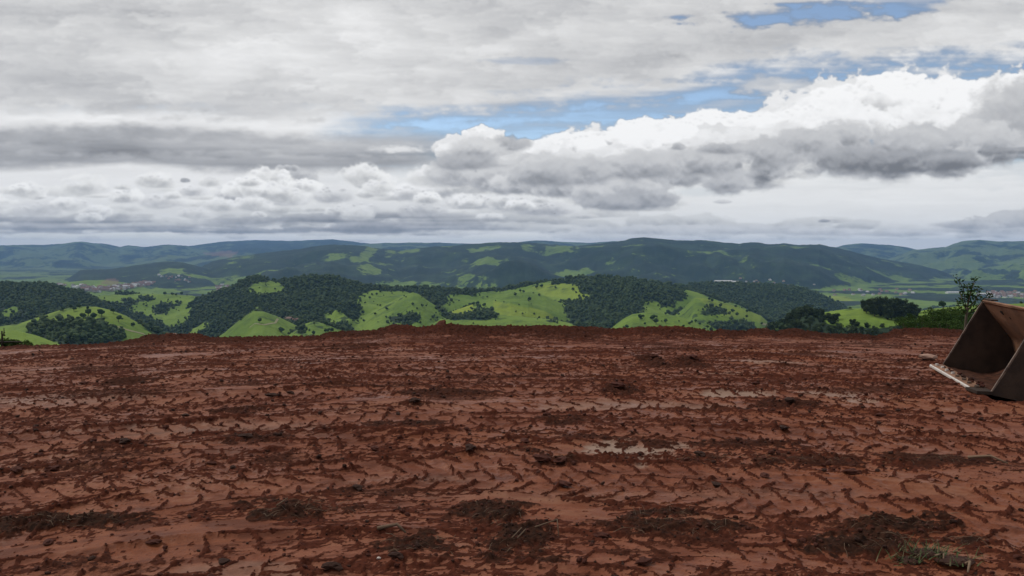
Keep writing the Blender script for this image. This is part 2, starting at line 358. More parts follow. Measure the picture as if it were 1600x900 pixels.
# name: (distance, crest as picture points, front slope, back slope, crest roundness m, fall beyond the ends per m, relief, default cover)
#   default cover: 0 pasture, 1 forest, or a share of forest broken by noise
HILLS = [
 ('blue_far',   13800, [(270, 389), (310, 383), (345, 378), (400, 375), (450, 377), (480, 376), (520, 374.5), (570, 380), (610, 386)], .10, .1, 500, .09, 50, .9),
 ('far_mid',    11500, [(540, 386), (580, 381), (640, 379), (700, 380), (740, 381), (800, 380), (835, 376.5), (870, 378), (920, 380), (960, 377), (1000, 380), (1060, 384), (1200, 386)], .10, .1, 600, .07, 70, .5),
 ('far_left',   11800, [(-300, 386), (-100, 382), (0, 384), (40, 382.5), (65, 383), (95, 381.5), (115, 378), (128, 377.5), (145, 380), (165, 381), (188, 386), (200, 383), (225, 386), (262, 382), (290, 384), (330, 392), (372, 399), (420, 408), (470, 420)], .13, .1, 350, .10, 110, .52),
 ('far_left_low', 9300, [(-300, 415), (-60, 412), (0, 409), (60, 418), (110, 410), (160, 414), (215, 404), (262, 398), (300, 402), (340, 398), (362, 396), (400, 404), (450, 418)], .12, .1, 250, .10, 70, .42),
 ('far_right_a',11500, [(1270, 396), (1300, 388), (1318, 383), (1340, 380.5), (1358, 381), (1375, 382.5), (1400, 384), (1425, 388), (1450, 394)], .14, .1, 250, .10, 90, .55),
 ('far_right_b', 9400, [(1380, 408), (1405, 398), (1425, 391), (1450, 388.5), (1478, 386), (1490, 381), (1506, 376), (1530, 374.8), (1548, 376), (1562, 377.5), (1600, 377), (1660, 380), (1800, 384), (2000, 380)], .13, .1, 350, .10, 130, .30),
 ('far_right_c', 7200, [(1440, 424), (1480, 416), (1540, 410), (1600, 398), (1680, 392), (1800, 396), (2000, 400)], .12, .1, 300, .10, 90, .42),
 ('mountain',    5700, [(240, 446), (300, 424), (335, 408), (370, 402), (400, 398), (440, 393), (470, 390), (490, 386), (515, 383), (548, 384), (575, 386), (600, 390), (625, 392.5), (650, 389), (680, 386), (740, 382), (780, 379.5), (830, 380), (865, 383), (905, 385), (940, 381), (975, 377), (990, 373), (1004, 372), (1025, 374), (1060, 377), (1080, 377), (1100, 376.5), (1130, 380), (1155, 382), (1172, 380), (1185, 380.5), (1205, 383), (1226, 381.5), (1248, 384.5), (1280, 383), (1295, 386), (1320, 391), (1350, 399), (1385, 407), (1440, 416), (1475, 426), (1500, 437), (1520, 446)], .175, .2, 200, .16, 100, .93),
 ('spur_left',   5000, [(80, 446), (108, 435), (125, 423), (145, 421.5), (170, 422), (195, 418), (220, 414), (245, 411), (265, 409), (285, 411), (300, 415), (330, 423), (370, 433), (420, 440)], .14, .15, 200, .13, 45, .8),
 ('spur_mid',    5200, [(300, 440), (340, 428), (380, 420), (420, 416), (470, 420), (520, 428), (580, 440)], .15, .15, 140, .16, 50, .55),
 ('spur_right',  5300, [(1040, 444), (1070, 431), (1090, 421), (1110, 413), (1130, 416), (1150, 425), (1180, 432), (1220, 434), (1280, 428), (1330, 433), (1400, 440)], .13, .13, 260, .10, 40, .55),
 ('knob_right',  4700, [(985, 447), (1005, 432), (1018, 428.5), (1030, 431), (1045, 444)], .16, .2, 150, .16, 15, .2),
 ('forest_left', 1500, [(-300, 452), (-60, 447), (0, 444.5), (45, 445), (80, 446), (92, 449), (108, 454), (125, 457.5), (142, 464), (156, 474), (172, 486), (190, 500)], .30, .2, 50, .3, 16, 1),
 ('town_rise',   3600, [(60, 452), (100, 441), (135, 437), (165, 436.5), (195, 441), (230, 448), (270, 452)], .12, .12, 90, .2, 12, .15),
 ('slope_mid',   1750, [(130, 476), (145, 463), (170, 460.5), (200, 459), (240, 460), (300, 462), (318, 466), (360, 470), (420, 474)], .24, .22, 60, .25, 22, .35),
 ('main_ridge',  1700, [(283, 492), (288, 482), (300, 470), (320, 464), (337, 458), (360, 451), (378, 440), (395, 434), (408, 433), (422, 438), (436, 440), (455, 437), (475, 434), (500, 433), (522, 434), (545, 441), (570, 447), (600, 450), (640, 451), (680, 451.5), (700, 454), (725, 456), (745, 457), (770, 455), (795, 453), (810, 450), (835, 445), (860, 441), (880, 437), (905, 434.5), (950, 435.5), (990, 437), (1012, 442), (1045, 446), (1068, 451), (1085, 456), (1115, 465), (1140, 473), (1165, 481), (1190, 493), (1200, 502)], .235, .24, 55, .26, 26, .6),
 ('forest_right',2150, [(1030, 462), (1060, 449), (1085, 445), (1125, 444.5), (1160, 445.5), (1200, 446), (1235, 448), (1255, 452), (1275, 459), (1292, 466), (1310, 476), (1325, 486)], .26, .22, 70, .28, 22, 1),
 ('spur_a',      1330, [(535, 524), (552, 513), (568, 499), (585, 487), (606, 476), (628, 464), (645, 458), (655, 461), (668, 470), (690, 484), (715, 500), (740, 512)], .30, .12, 25, .35, 10, 0),
 ('spur_b',      1420, [(680, 495), (705, 486), (735, 477), (765, 468), (800, 459), (825, 458), (850, 464), (880, 478), (910, 494)], .27, .12, 30, .3, 12, .1),
 ('spur_c',      1450, [(1020, 505), (1050, 490), (1070, 478), (1085, 463), (1100, 464), (1130, 472), (1160, 482), (1188, 494), (1205, 510)], .27, .15, 30, .3, 10, .2),
 ('pasture_c',   1080, [(335, 532), (350, 520), (368, 505), (385, 492), (398, 485.5), (412, 486), (435, 495), (455, 505), (475, 516), (490, 526), (505, 536)], .30, .22, 25, .35, 8, 0),
 ('pasture_d',    980, [(440, 532), (460, 517), (478, 506), (490, 503), (505, 506), (525, 513), (545, 519.5), (570, 530)], .28, .22, 25, .35, 8, 0),
 ('wood_mid',    1150, [(640, 532), (670, 512), (690, 500), (720, 496), (760, 494), (810, 496), (860, 500), (930, 512), (980, 526)], .28, .2, 30, .3, 10, .5),
 ('pasture_e',   1000, [(940, 528), (958, 513), (973, 501), (988, 493), (1008, 490), (1030, 491), (1055, 495), (1080, 502), (1102, 512), (1122, 521), (1140, 532)], .28, .22, 30, .3, 8, 0),
 ('hill_left',    850, [(-300, 518), (-60, 515), (0, 510), (25, 506.5), (60, 496), (85, 487.5), (105, 482), (130, 479), (150, 479.5), (170, 484), (192, 492), (218, 506), (250, 523), (268, 533)], .30, .25, 25, .4, 8, 0),
 ('low_left',     520, [(-300, 520), (-40, 514), (10, 514), (35, 519), (60, 526), (90, 538), (110, 548)], .30, .25, 12, .4, 3, 0),
 ('knoll_right',  520, [(1195, 524), (1220, 511), (1235, 499), (1252, 491.5), (1275, 491), (1300, 486.5), (1325, 483), (1350, 482), (1385, 484.5), (1430, 487), (1460, 482), (1500, 478), (1600, 474), (1800, 470)], .28, .2, 14, .5, 4, 0),
]
HN = [h[0] for h in HILLS]
def base_z(Y):
    return np.interp(Y, [0, 12, 16, 19, 24, 60, 120, 300, 520, 850, 1500, 2300, 3000, 5500, 9000, 30000, 60000], [-4, -4, -4, -2.2, -3.6, -11, -22, -52, -86, -118, -158, -176, -178, -172, -150, -120, -120])
def terrain(t, Y, full=False):
    """height over arrays t, Y (same shape); with full=True also hill number and depth below its crest"""
    t = np.asarray(t, np.float32); Y = np.asarray(Y, np.float32)
    X = t*Y
    lg = np.log(np.maximum(Y, 10.))
    relief_s = fbm(X/170, Y/170, 4, 201)                    # for the near hills
    relief_l = fbm(X/900, Y/900, 5, 211)                    # for the far ones
    gully = billow(X/260+.4*relief_s, Y/420, 4, 221)
    gully_l = billow(X/1300+.4*relief_l, Y/2200, 5, 231)
    near = ss(3600, 2400, Y)
    z = base_z(Y)+lerp(8*relief_l, np.minimum(4, Y*.006)*relief_s, near)
    z = z+np.where(Y > 60, 0, 0)
    hid = np.full(t.shape, -1, np.int16); bel = np.zeros(t.shape, np.float32)
    for i, (nm, yc, crest, sf, sb, w, fall, rel, cov) in enumerate(HILLS):
        tx = np.array([t_of(p[0], p[1]) for p in crest]); zc = np.array([z_of(0, p[1], yc) for p in crest])
        tc = np.clip(t, tx[0], tx[-1])
        # a smooth line through the points
        zcrest = np.interp(tc, tx, zc)
        out = np.abs(t-tc)*yc
        nsc = 14 if yc < 3000 else 5
        zcrest = zcrest+yc*.00030*perlin(t*nsc*12, t*0+i, 300+i)+yc*.00022*perlin(t*nsc*34, t*0+i, 340+i)-out*fall*1.5
        bend = yc*(.035*perlin(t*5.0, t*0+i*1.7, 401)+.02*perlin(t*14.0, t*0+i*2.1, 402))
        d = Y-yc-bend*(1 if yc > 900 else .3)
        far = yc > 3000
        g = gully_l if far else gully
        s = np.where(d < 0, sf, sb)*(1.0-np.where(far, .5, .5)*g*ss(0, w*3, np.abs(d)))
        drop = s*(np.sqrt(d*d+w*w)-w)
        rr = (relief_l if far else relief_s)*rel*np.where(far, 1.0, .6)*ss(0, w*4, np.abs(d))
        zi = zcrest-drop+rr
        k = yc*.0022+1.0
        hid = np.where(zi > z, i, hid); bel = np.where(zi > z, drop, bel)
        m = np.clip(.5+.5*(zi-z)/k, 0, 1)
        z = z*(1-m)+zi*m+k*m*(1-m)*.5
    return (z, hid, bel) if full else z

def rows_px(X, Y, Z):
    dep = Y*CP-(Z-CAM_Z)*SP
    return 800+F*X/dep, 450-F*(Y*SP+(Z-CAM_Z)*CP)/dep
def in_poly(px, py, pts):
    ins = np.zeros(px.shape, bool); n = len(pts)
    for i in range(n):
        x1, y1 = pts[i]; x2, y2 = pts[(i+1) % n]
        if y1 == y2: continue
        c = ((y1 > py) != (y2 > py)) & (px < (x2-x1)*(py-y1)/(y2-y1)+x1)
        ins ^= c
    return ins
# land cover, surveyed from the photograph: (hills it lies on or None, 1 wood / 0 pasture, outline)
COVER = [
 ('forest_left', 0, [(0, 482), (18, 480), (34, 484), (30, 494), (0, 500)]),
 ('hill_left', 1, [(40, 524), (52, 506), (75, 498), (100, 497), (120, 501), (150, 500), (160, 508), (175, 506), (188, 512), (190, 530), (140, 545), (60, 532)]),
 ('hill_left', 1, [(140, 478), (175, 484), (205, 498), (235, 514), (262, 528), (280, 534), (270, 520), (225, 500), (195, 486), (165, 476)]),
 ('slope_mid', 0, [(120, 440), (420, 440), (420, 540), (120, 540)]),
 ('slope_mid', 1, [(188, 472), (195, 468), (212, 467), (216, 474), (205, 482), (190, 480)]),
 ('slope_mid', 1, [(218, 464), (236, 462), (240, 470), (225, 474)]),
 ('slope_mid', 1, [(242, 478), (262, 472), (275, 476), (268, 486), (248, 496), (240, 488)]),
 ('slope_mid', 1, [(150, 476), (175, 480), (205, 498), (235, 512), (262, 524), (300, 530), (330, 524), (332, 506), (300, 505), (270, 508), (240, 500), (205, 486), (175, 474)]),
 ('slope_mid', 1, [(185, 458), (210, 456), (212, 461), (186, 462)]),
 ('main_ridge', 1, [(283, 500), (286, 480), (300, 468), (322, 463), (338, 458), (362, 458), (385, 462), (392, 476), (378, 492), (360, 504), (330, 506), (300, 505)]),
 ('main_ridge', 1, [(360, 452), (378, 438), (400, 431), (420, 434), (408, 442), (386, 452), (372, 462)]),
 ('main_ridge', 0, [(383, 458), (400, 448), (418, 440), (440, 447), (460, 453), (448, 458), (410, 458)]),
 ('main_ridge', 1, [(420, 436), (460, 434), (500, 430), (545, 438), (570, 446), (565, 462), (560, 486), (555, 505), (520, 510), (480, 500), (440, 492), (400, 482), (395, 466), (450, 460), (465, 452), (440, 443)]),
 ('main_ridge', 0, [(500, 492), (520, 485), (545, 488), (550, 498), (530, 504), (505, 502)]),
 ('main_ridge', 0, [(560, 462), (575, 456), (636, 455), (648, 460), (620, 470), (585, 486), (565, 500)]),
 ('main_ridge', 1, [(640, 458), (690, 455), (705, 470), (690, 484), (668, 474)]),
 ('main_ridge', 1, [(580, 446), (640, 448), (700, 452), (745, 454), (740, 459), (690, 460), (640, 455), (580, 452)]),
 ('main_ridge', 0, [(695, 486), (735, 465), (800, 452), (838, 446), (870, 445), (890, 440), (905, 448), (918, 458), (932, 470), (900, 470), (868, 466), (850, 464), (845, 470), (800, 480), (740, 488)]),
 ('main_ridge', 1, [(893, 440), (905, 434), (990, 435), (1012, 442), (1045, 446), (1068, 452), (1056, 470), (1040, 486), (1020, 492), (1005, 480), (985, 500), (950, 516), (800, 512), (820, 490), (848, 466), (880, 468), (935, 472), (915, 455)]),
 ('main_ridge', 0, [(1003, 462), (1012, 464), (1030, 480), (1050, 490), (1040, 495), (1018, 488), (1006, 476)]),
 ('main_ridge', 0, [(1065, 462), (1085, 455), (1115, 466), (1160, 480), (1192, 494), (1190, 506), (1130, 498), (1075, 498), (1062, 486), (1070, 474)]),
 ('main_ridge', 1, [(1000, 442), (1060, 450), (1075, 458), (1060, 468), (1020, 458)]),
 ('spur_a', 0, [(530, 450), (745, 450), (745, 540), (530, 540)]),
 ('spur_a', 1, [(676, 478), (690, 482), (720, 500), (742, 520), (690, 520), (672, 505), (690, 492)]),
 ('spur_a', 1, [(610, 492), (650, 488), (660, 500), (640, 512), (620, 506)]),
 ('spur_b', 0, [(680, 450), (920, 450), (920, 520), (680, 520)]),
 ('spur_b', 1, [(733, 472), (742, 470), (748, 480), (768, 482), (770, 494), (735, 496)]),
 ('spur_b', 1, [(690, 497), (735, 492), (860, 498), (920, 520), (690, 520)]),
 ('wood_mid', 0, [(790, 478), (815, 484), (850, 498), (855, 510), (800, 512), (770, 500)]),
 ('spur_c', 0, [(1000, 450), (1210, 450), (1210, 530), (1000, 530)]),
 ('spur_c', 1, [(1090, 484), (1112, 480), (1140, 484), (1138, 492), (1112, 494), (1094, 490)]),
 ('spur_c', 1, [(1105, 504), (1170, 502), (1190, 512), (1180, 522), (1120, 520)]),
 ('spur_c', 1, [(1040, 476), (1062, 476), (1060, 496), (1040, 494)]),
 ('pasture_d', 1, [(450, 512), (468, 506), (482, 514), (488, 530), (470, 528)]),
 ('pasture_d', 1, [(495, 500), (540, 500), (558, 514), (545, 518), (505, 508)]),
 ('knoll_right', 1, [(1190, 530), (1215, 510), (1236, 496), (1256, 488), (1282, 490), (1272, 497), (1296, 508), (1300, 526), (1250, 540)]),
 ('knoll_right', 1, [(1300, 510), (1360, 514), (1420, 506), (1560, 495), (1560, 540), (1300, 540)]),
 # further off
 ('mountain', 0, [(545, 407), (560, 400), (572, 388), (586, 386), (592, 393), (580, 400), (575, 408), (556, 412)]),
 ('mountain', 0, [(556, 420), (566, 415), (588, 420), (594, 428), (580, 431), (562, 428)]),
 ('mountain', 0, [(596, 398), (610, 393), (622, 395), (615, 402), (600, 404)]),
 ('mountain', 0, [(622, 393), (655, 388), (650, 396), (625, 399)]),
 ('mountain', 0, [(715, 392), (745, 386), (785, 384), (780, 389), (740, 395), (722, 394)]),
 ('mountain', 0, [(740, 440), (765, 434), (795, 426), (806, 428), (800, 436), (770, 444)]),
 ('mountain', 0, [(712, 433), (722, 428), (732, 430), (728, 436), (716, 436)]),
 ('mountain', 0, [(575, 447), (620, 440), (650, 441), (700, 446), (710, 454), (570, 455)]),
 ('mountain', 0, [(870, 383), (905, 386), (900, 396), (880, 398), (866, 392)]),
 ('spur_right', 0, [(1062, 434), (1078, 424), (1095, 414), (1110, 411), (1126, 414), (1135, 424), (1115, 432), (1085, 440), (1060, 444)]),
 ('knob_right', 0, [(980, 425), (1050, 425), (1050, 450), (980, 450)]),
]
def valley_cover(px, py, X, Y):
    """patchwork of fields and woods on the flat valley floor"""
    n = fbm(X/500, Y/330, 4, 501)+.35*fbm(X/120, Y/90, 3, 505)
    return ss(-.02, .10, n)

def land_cover(t, Y, z, hid):
    X = t*Y; px, py = rows_px(X, Y, z)
    jit = np.where(Y < 3000, 1.0, .55)
    jx = px+jit*(9*perlin(X/60, Y/60, 511)+4*perlin(X/22, Y/22, 512)); jy = py+jit*(3.0*perlin(X/38+9, Y/38, 513)+1.5*perlin(X/15, Y/15+5, 514))
    f = valley_cover(px, py, X, Y)
    nn = fbm(X/90, Y/90, 4, 521); nf = fbm(X/420, Y/420, 5, 525)
    for i, h in enumerate(HILLS):
        m = hid == i
        if not m.any(): continue
        d = h[8]
        if d <= 0: v = ss(.62, .72, nn)
        elif d >= 1: v = np.ones_like(nn)
        else:
            q = (nf if h[0] > 'zzz' or h[1] > 3000 else nn); thr = (0.5-d)*.62
            v = ss(thr-.05, thr+.06, q)
        f = np.where(m, v, f)
    for nm, val, pts in COVER:
        m = (hid == HN.index(nm)) & in_poly(jx, jy, pts)
        v = float(val) if nm != 'mountain' else ss(.05, .30, fbm(X/210, Y/210, 5, 571, .62))
        f = np.where(m, v, f)
    f = np.where(Y < 300, 0.35, f)
    return f

def axis_t():
    inner = np.linspace(-.76, .76, 960)
    outr = .76+np.cumsum(np.linspace(.004, .11, 34))
    return np.concatenate([-outr[::-1], inner, outr])
def axis_y():
    seg = [np.geomspace(16.5, 380, 70, endpoint=False), np.geomspace(380, 2350, 230, endpoint=False), np.geomspace(2350, 12500, 150, endpoint=False), np.geomspace(12500, 15450, 14)]
    return np.concatenate(seg)

m = Nodes('grass_and_woodland')
wood = m.attr('wood'); tint = m.attr('tint'); P = m.pos()
_sx = m.n('ShaderNodeSeparateXYZ'); m.set(_sx.inputs[0], P); SEPY = _sx.outputs[1]
edge = m.math('ADD', wood, m.math('MULTIPLY', m.math('SUBTRACT', m.noise(.045, 5, .65, P), .5), 1.1)); edge = m.math('ADD', edge, m.math('MULTIPLY', m.math('SUBTRACT', m.noise(.0075, 6, .7, P), .5), m.ramp(SEPY, 2600.0, 4000.0, 0.0, 3.4)))
w_ = m.ramp(edge, .42, .58)
grass = m.mix(m.ramp(m.noise(.006, 5, .6, P), .35, .65), (.105, .175, .025), (.158, .235, .036))
grass = m.mix(m.ramp(m.noise(.06, 4, .6, P), .5, .75, 0, .5), grass, (.060, .105, .022))
grass = m.mix(tint, grass, (.22, .275, .030))
tree = m.mix(m.noise(.11, 3, .7, P), (.009, .019, .012), (.026, .045, .022)); tree = m.mix(m.ramp(m.noise(.006, 6, .68, P), .45, .68, 0, .7), tree, (.042, .072, .030))
grass = m.mix(m.ramp(m.noise(.018, 5, .7, P), .48, .70, 0, .65), grass, (.046, .084, .022)); dots = m.ramp(m.noise(.035, 2, .5, P), .62, .67, 0, .8)
grass = m.mix(m.math('MULTIPLY', dots, m.ramp(m.noise(.004, 3, .5, P), .42, .58)), grass, (.02, .042, .018))
soil = m.attr('bare')
grass = m.mix(m.ramp(SEPY, 2800.0, 9000.0, 0.0, .8), grass, (.095, .130, .062))  # distance haze put into the grass colour
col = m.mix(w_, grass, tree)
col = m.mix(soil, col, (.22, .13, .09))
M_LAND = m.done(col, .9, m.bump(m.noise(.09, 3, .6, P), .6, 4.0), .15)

def build_terrain():
    ta, ya = axis_t(), axis_y()
    Tm, Ym = np.meshgrid(ta, ya)
    z, hid, bel = terrain(Tm, Ym, True)
    f = land_cover(Tm, Ym, z, hid)
    g = f.astype(np.float32)
    for k in range(2):
        g = sum(np.roll(g, d, 1) for d in (-5, -3, -1, 0, 1, 3, 5))/7
        g = (np.roll(g, 1, 0)+2*g+np.roll(g, -1, 0))/4
    h = f.astype(np.float32)
    for k in range(2): h = (np.roll(h, 1, 1)+2*h+np.roll(h, -1, 1))/4; h = (np.roll(h, 1, 0)+2*h+np.roll(h, -1, 0))/4
    g = lerp(h, g, ss(3600, 2600, Ym))
    X = Tm*Ym
    f = np.clip(g+.42*fbm(X/45, Ym/45, 4, 551)*(1-np.abs(2*g-1)), 0, 1)
    px, py = rows_px(X, Ym, z)
    # woods stand above the grass where they are too far for single trees
    cano = ss(2600, 3300, Ym)*f*(4+7*np.abs(fbm(X/60, Ym/60, 3, 531)))
    z2 = z+cano
    tint = np.zeros_like(z)
    for nm, pts, a in [('spur_b', [(675, 493), (740, 472), (738, 494), (750, 498), (690, 497)], 1.0), ('main_ridge', [(830, 448), (905, 438), (935, 472), (850, 462)], .55), ('spur_b', [(770, 470), (850, 485), (870, 500), (770, 498)], .6), ('spur_c', [(1070, 455), (1195, 490), (1195, 505), (1130, 492)], .45),
                       ('mountain', [(540, 384), (640, 384), (640, 432), (540, 432)], .15), ('hill_left', [(60, 480), (260, 478), (260, 504), (60, 500)], .25)]:
        tint = np.where((hid == HN.index(nm)) & in_poly(px, py, pts), a, tint)
    tint = np.where(in_poly(px, py, [(1290, 462), (1325, 464), (1336, 472), (1310, 476), (1290, 470)]) & (Ym > 1500), .9, tint)
    bare = np.zeros_like(z)
    bare = np.where(in_poly(px, py, [(155, 442), (170, 436), (185, 438), (186, 444), (170, 446)]) & (Ym > 2500), .5, bare)
    bare = np.where(in_poly(px, py, [(315, 395), (360, 392), (372, 396), (360, 402), (330, 400)]) & (Ym > 5000), .6, bare)
    bare = np.where((Ym < 60), .5*ss(.0, .3, fbm(X/6, Ym/6, 3, 541)), bare)
    V = np.stack([X, Ym, z2], -1).reshape(-1, 3)
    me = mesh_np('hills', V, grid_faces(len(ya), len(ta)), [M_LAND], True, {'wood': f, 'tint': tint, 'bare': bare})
    o = link('hills', me); tag(o, 'rolling green hills with pastures and dark woods beyond the mud platform', kind='structure')
    return ta, ya, z2, hid, f
TA, YA, TZ, THID, TF = build_terrain()
def ground_at(x, y):
    """height of the built hills at a point, from the grid itself"""
    t = x/y; i = np.clip(np.searchsorted(TA, t)-1, 0, len(TA)-2); j = np.clip(np.searchsorted(YA, y)-1, 0, len(YA)-2)
    a = (t-TA[i])/(TA[i+1]-TA[i]); b = (y-YA[j])/(YA[j+1]-YA[j])
    return float(lerp(lerp(TZ[j, i], TZ[j, i+1], a), lerp(TZ[j+1, i], TZ[j+1, i+1], a), b))
def hit(px, py, ymin=22.0):
    """where the line of sight through a picture point first meets the hills"""
    t = t_of(px, py); i = np.clip(np.searchsorted(TA, t)-1, 0, len(TA)-2); a = (t-TA[i])/(TA[i+1]-TA[i])
    zc = lerp(TZ[:, i], TZ[:, i+1], a); zr = z_of(0, py, YA)
    j = np.nonzero((zc >= zr) & (YA > ymin))[0]
    if not len(j): return None
    j = j[0]
    if j == 0: return None
    d0 = zr[j-1]-zc[j-1]; d1 = zc[j]-zr[j]; q = d0/(d0+d1+1e-9)
    y = lerp(YA[j-1], YA[j], q); return (t*y, y, ground_at(t*y, y))
# lower ground beneath and behind everything, out to the horizon
def build_plain():
    m = Nodes('valley_grass'); P = m.pos()
    mat = m.done(m.mix(m.noise(.004, 5, .6, P), (.03, .06, .018), (.08, .13, .03)), .9, None, .1)
    bm = bmesh.new(); R = 15600
    rings = [[bm.verts.new((math.cos(a)*r, math.sin(a)*r, z)) for a in np.linspace(0, 2*math.pi, 48, endpoint=False)] for r, z in ((60, -30), (400, -150), (2500, -215), (R, -215))]
    bm.faces.new(rings[0])
    for A, B in zip(rings, rings[1:]):
        for k in range(48): bm.faces.new((A[k], A[(k+1) % 48], B[(k+1) % 48], B[k]))
    bmesh.ops.recalc_face_normals(bm, faces=bm.faces)
    me = bpy.data.meshes.new('valley_ground'); bm.to_mesh(me); bm.free(); me.materials.append(mat)
    tag(link('valley_ground', me), kind='structure')
build_plain()
# ---------------------------------------------------------------- the graded mud platform
SKYLINE = [(-900, 560), (-200, 545), (0, 544), (60, 541), (120, 541), (160, 538.5), (200, 534), (225, 528), (236, 524), (248, 526), (262, 523), (290, 524), (305, 523), (318, 526), (330, 529), (400, 528), (440, 527), (500, 527), (507, 522), (515, 520), (560, 519), (585, 517), (600, 514), (612, 509), (630, 509), (645, 511), (655, 513), (672, 511), (684, 509), (700, 508), (740, 511), (800, 511), (850, 510), (900, 512), (945, 514), (960, 516), (985, 514), (1000, 513), (1030, 512), (1060, 511), (1080, 514), (1112, 519), (1125, 516), (1160, 519), (1180, 515), (1200, 516), (1215, 520), (1228, 516), (1245, 515), (1260, 519), (1300, 524), (1340, 523), (1370, 527), (1388, 521), (1398, 516), (1430, 515), (1450, 514), (1480, 516), (1520, 518), (1600, 520), (1800, 524), (2600, 530)]
BERM_Y = 17.0
def world_of(px, py):
    """point of the flat ground under a picture point"""
    v = (450-py)/F; s = CAM_Z/(SP-v*CP)
    return ((px-800)/F*s, s*(CP+v*SP))
_skx = np.array([t_of(p[0], p[1]) for p in SKYLINE])*BERM_Y
_skz = np.array([z_of(0, p[1], BERM_Y) for p in SKYLINE])
TRACKS = []                                                # (centre x, centre y, radius, half width, pitch, chevron slope, phase, sharpness)
_tr = random.Random(4)
for q_ in range(14):                                       # older passes, under the last ones
    cx_, cy_ = _tr.uniform(-9, 9), -2+_tr.uniform(-9, 7); px_, py_ = _tr.uniform(-8, 8), _tr.uniform(4.5, 14)
    TRACKS.append((cx_, cy_, math.hypot(px_-cx_, py_-cy_), .25, _tr.uniform(.17, .23), _tr.choice((.4, .6, -.5)), _tr.uniform(0, 1), .85))
for R, hw, sh in [(5.5, .24, .9), (6.0, .25, 1.0), (8.35, .24, .9), (6.6, .25, .95), (9.15, .26, 1.0), (8.7, .22, .9), (9.75, .26, 1.1), (10.3, .24, 1.0), (10.8, .24, .9), (11.35, .26, 1.1), (11.9, .25, 1.0), (12.4, .26, 1.0), (12.95, .27, 1.1), (13.6, .26, 1.0), (14.2, .25, .9), (14.9, .26, 1.0), (15.6, .25, .9), (16.3, .25, .9), (7.85, .27, 1.25), (7.22, .28, 1.3)]:
    TRACKS.append((_tr.uniform(-.9, .3), -2.0+_tr.uniform(-.6, .4), R+_tr.uniform(-.06, .06), hw, _tr.uniform(.19, .25), _tr.choice((.42, .55, -.45)), _tr.uniform(0, 1), sh))
TRACKS += [(6.5, -9.0, 16.5, .25, .22, .45, .3, 1.1), (7.5, -9.5, 18.2, .25, .22, -.45, .1, 1.0), (-14, -16, 29.4, .25, .21, .5, .4, .8), (-9, 22.0, 15.0, .24, .22, .5, .7, .7), (2.5, -4.0, 12.4, .27, .24, .5, .2, 1.2)]
# dark uprooted sods and churned heaps, as picture points: (px, py, half width px, half height px, lift m)
SODS = [(480, 792, 95, 13, .07), (445, 805, 60, 8, .05), (800, 832, 75, 34, .07), (770, 800, 60, 20, .06), (1060, 822, 110, 16, .07), (1030, 800, 60, 8, .04), (1400, 818, 120, 18, .08), (1350, 850, 90, 20, .07), (1500, 845, 60, 12, .07), (120, 812, 90, 14, .06), (60, 815, 90, 12, .05), (830, 700, 40, 7, .05), (870, 718, 40, 6, .05), (645, 628, 22, 5, .07), (700, 610, 70, 8, .06), (965, 604, 28, 8, .09), (1020, 557, 20, 7, .1), (1080, 560, 26, 9, .1), (890, 655, 60, 6, .05), (1240, 628, 55, 7, .06), (1000, 690, 60, 6, .05), (1250, 715, 120, 9, .06), (1100, 712, 60, 7, .05), (200, 590, 40, 8, .06), (180, 690, 60, 7, .05), (400, 683, 60, 7, .05), (380, 640, 40, 6, .05), (660, 850, 70, 20, .05), (1180, 690, 120, 7, .05), (640, 660, 70, 5, .04), (1450, 720, 90, 8, .04)]
PALE = [(975, 701, 66, 23, 1.0), (1040, 692, 50, 8, .75), (1015, 703, 55, 14, .8), (400, 888, 130, 14, .25), (1150, 612, 55, 5, .8), (1290, 612, 60, 4, .6), (1350, 622, 50, 3, .6), (640, 745, 120, 10, .15), (1180, 765, 150, 10, .12), (780, 770, 200, 12, .12), (1000, 630, 140, 7, .35), (1150, 578, 60, 3, .5), (350, 665, 200, 14, .22), (100, 620, 140, 9, .25), (1210, 560, 60, 2.5, .5)]  # pale clay patches; the thin streaks paint in the sheen of puddles
def mud_tone(x, y):
    """streaks of damp and dry in the smeared clay"""
    rho = np.hypot(x+.3, y+2.0); arc = np.arctan2(x+.3, y+2.0)*9.0
    n = fbm(x/.35, y/.35, 4, 811, .6)
    return np.clip(.5+.75*fbm(rho/.085+.5*n, arc/.55+.3*n, 4, 813, .6)+.45*fbm(rho/.9, arc/2.6, 3, 815)+.45*n, 0, 1)
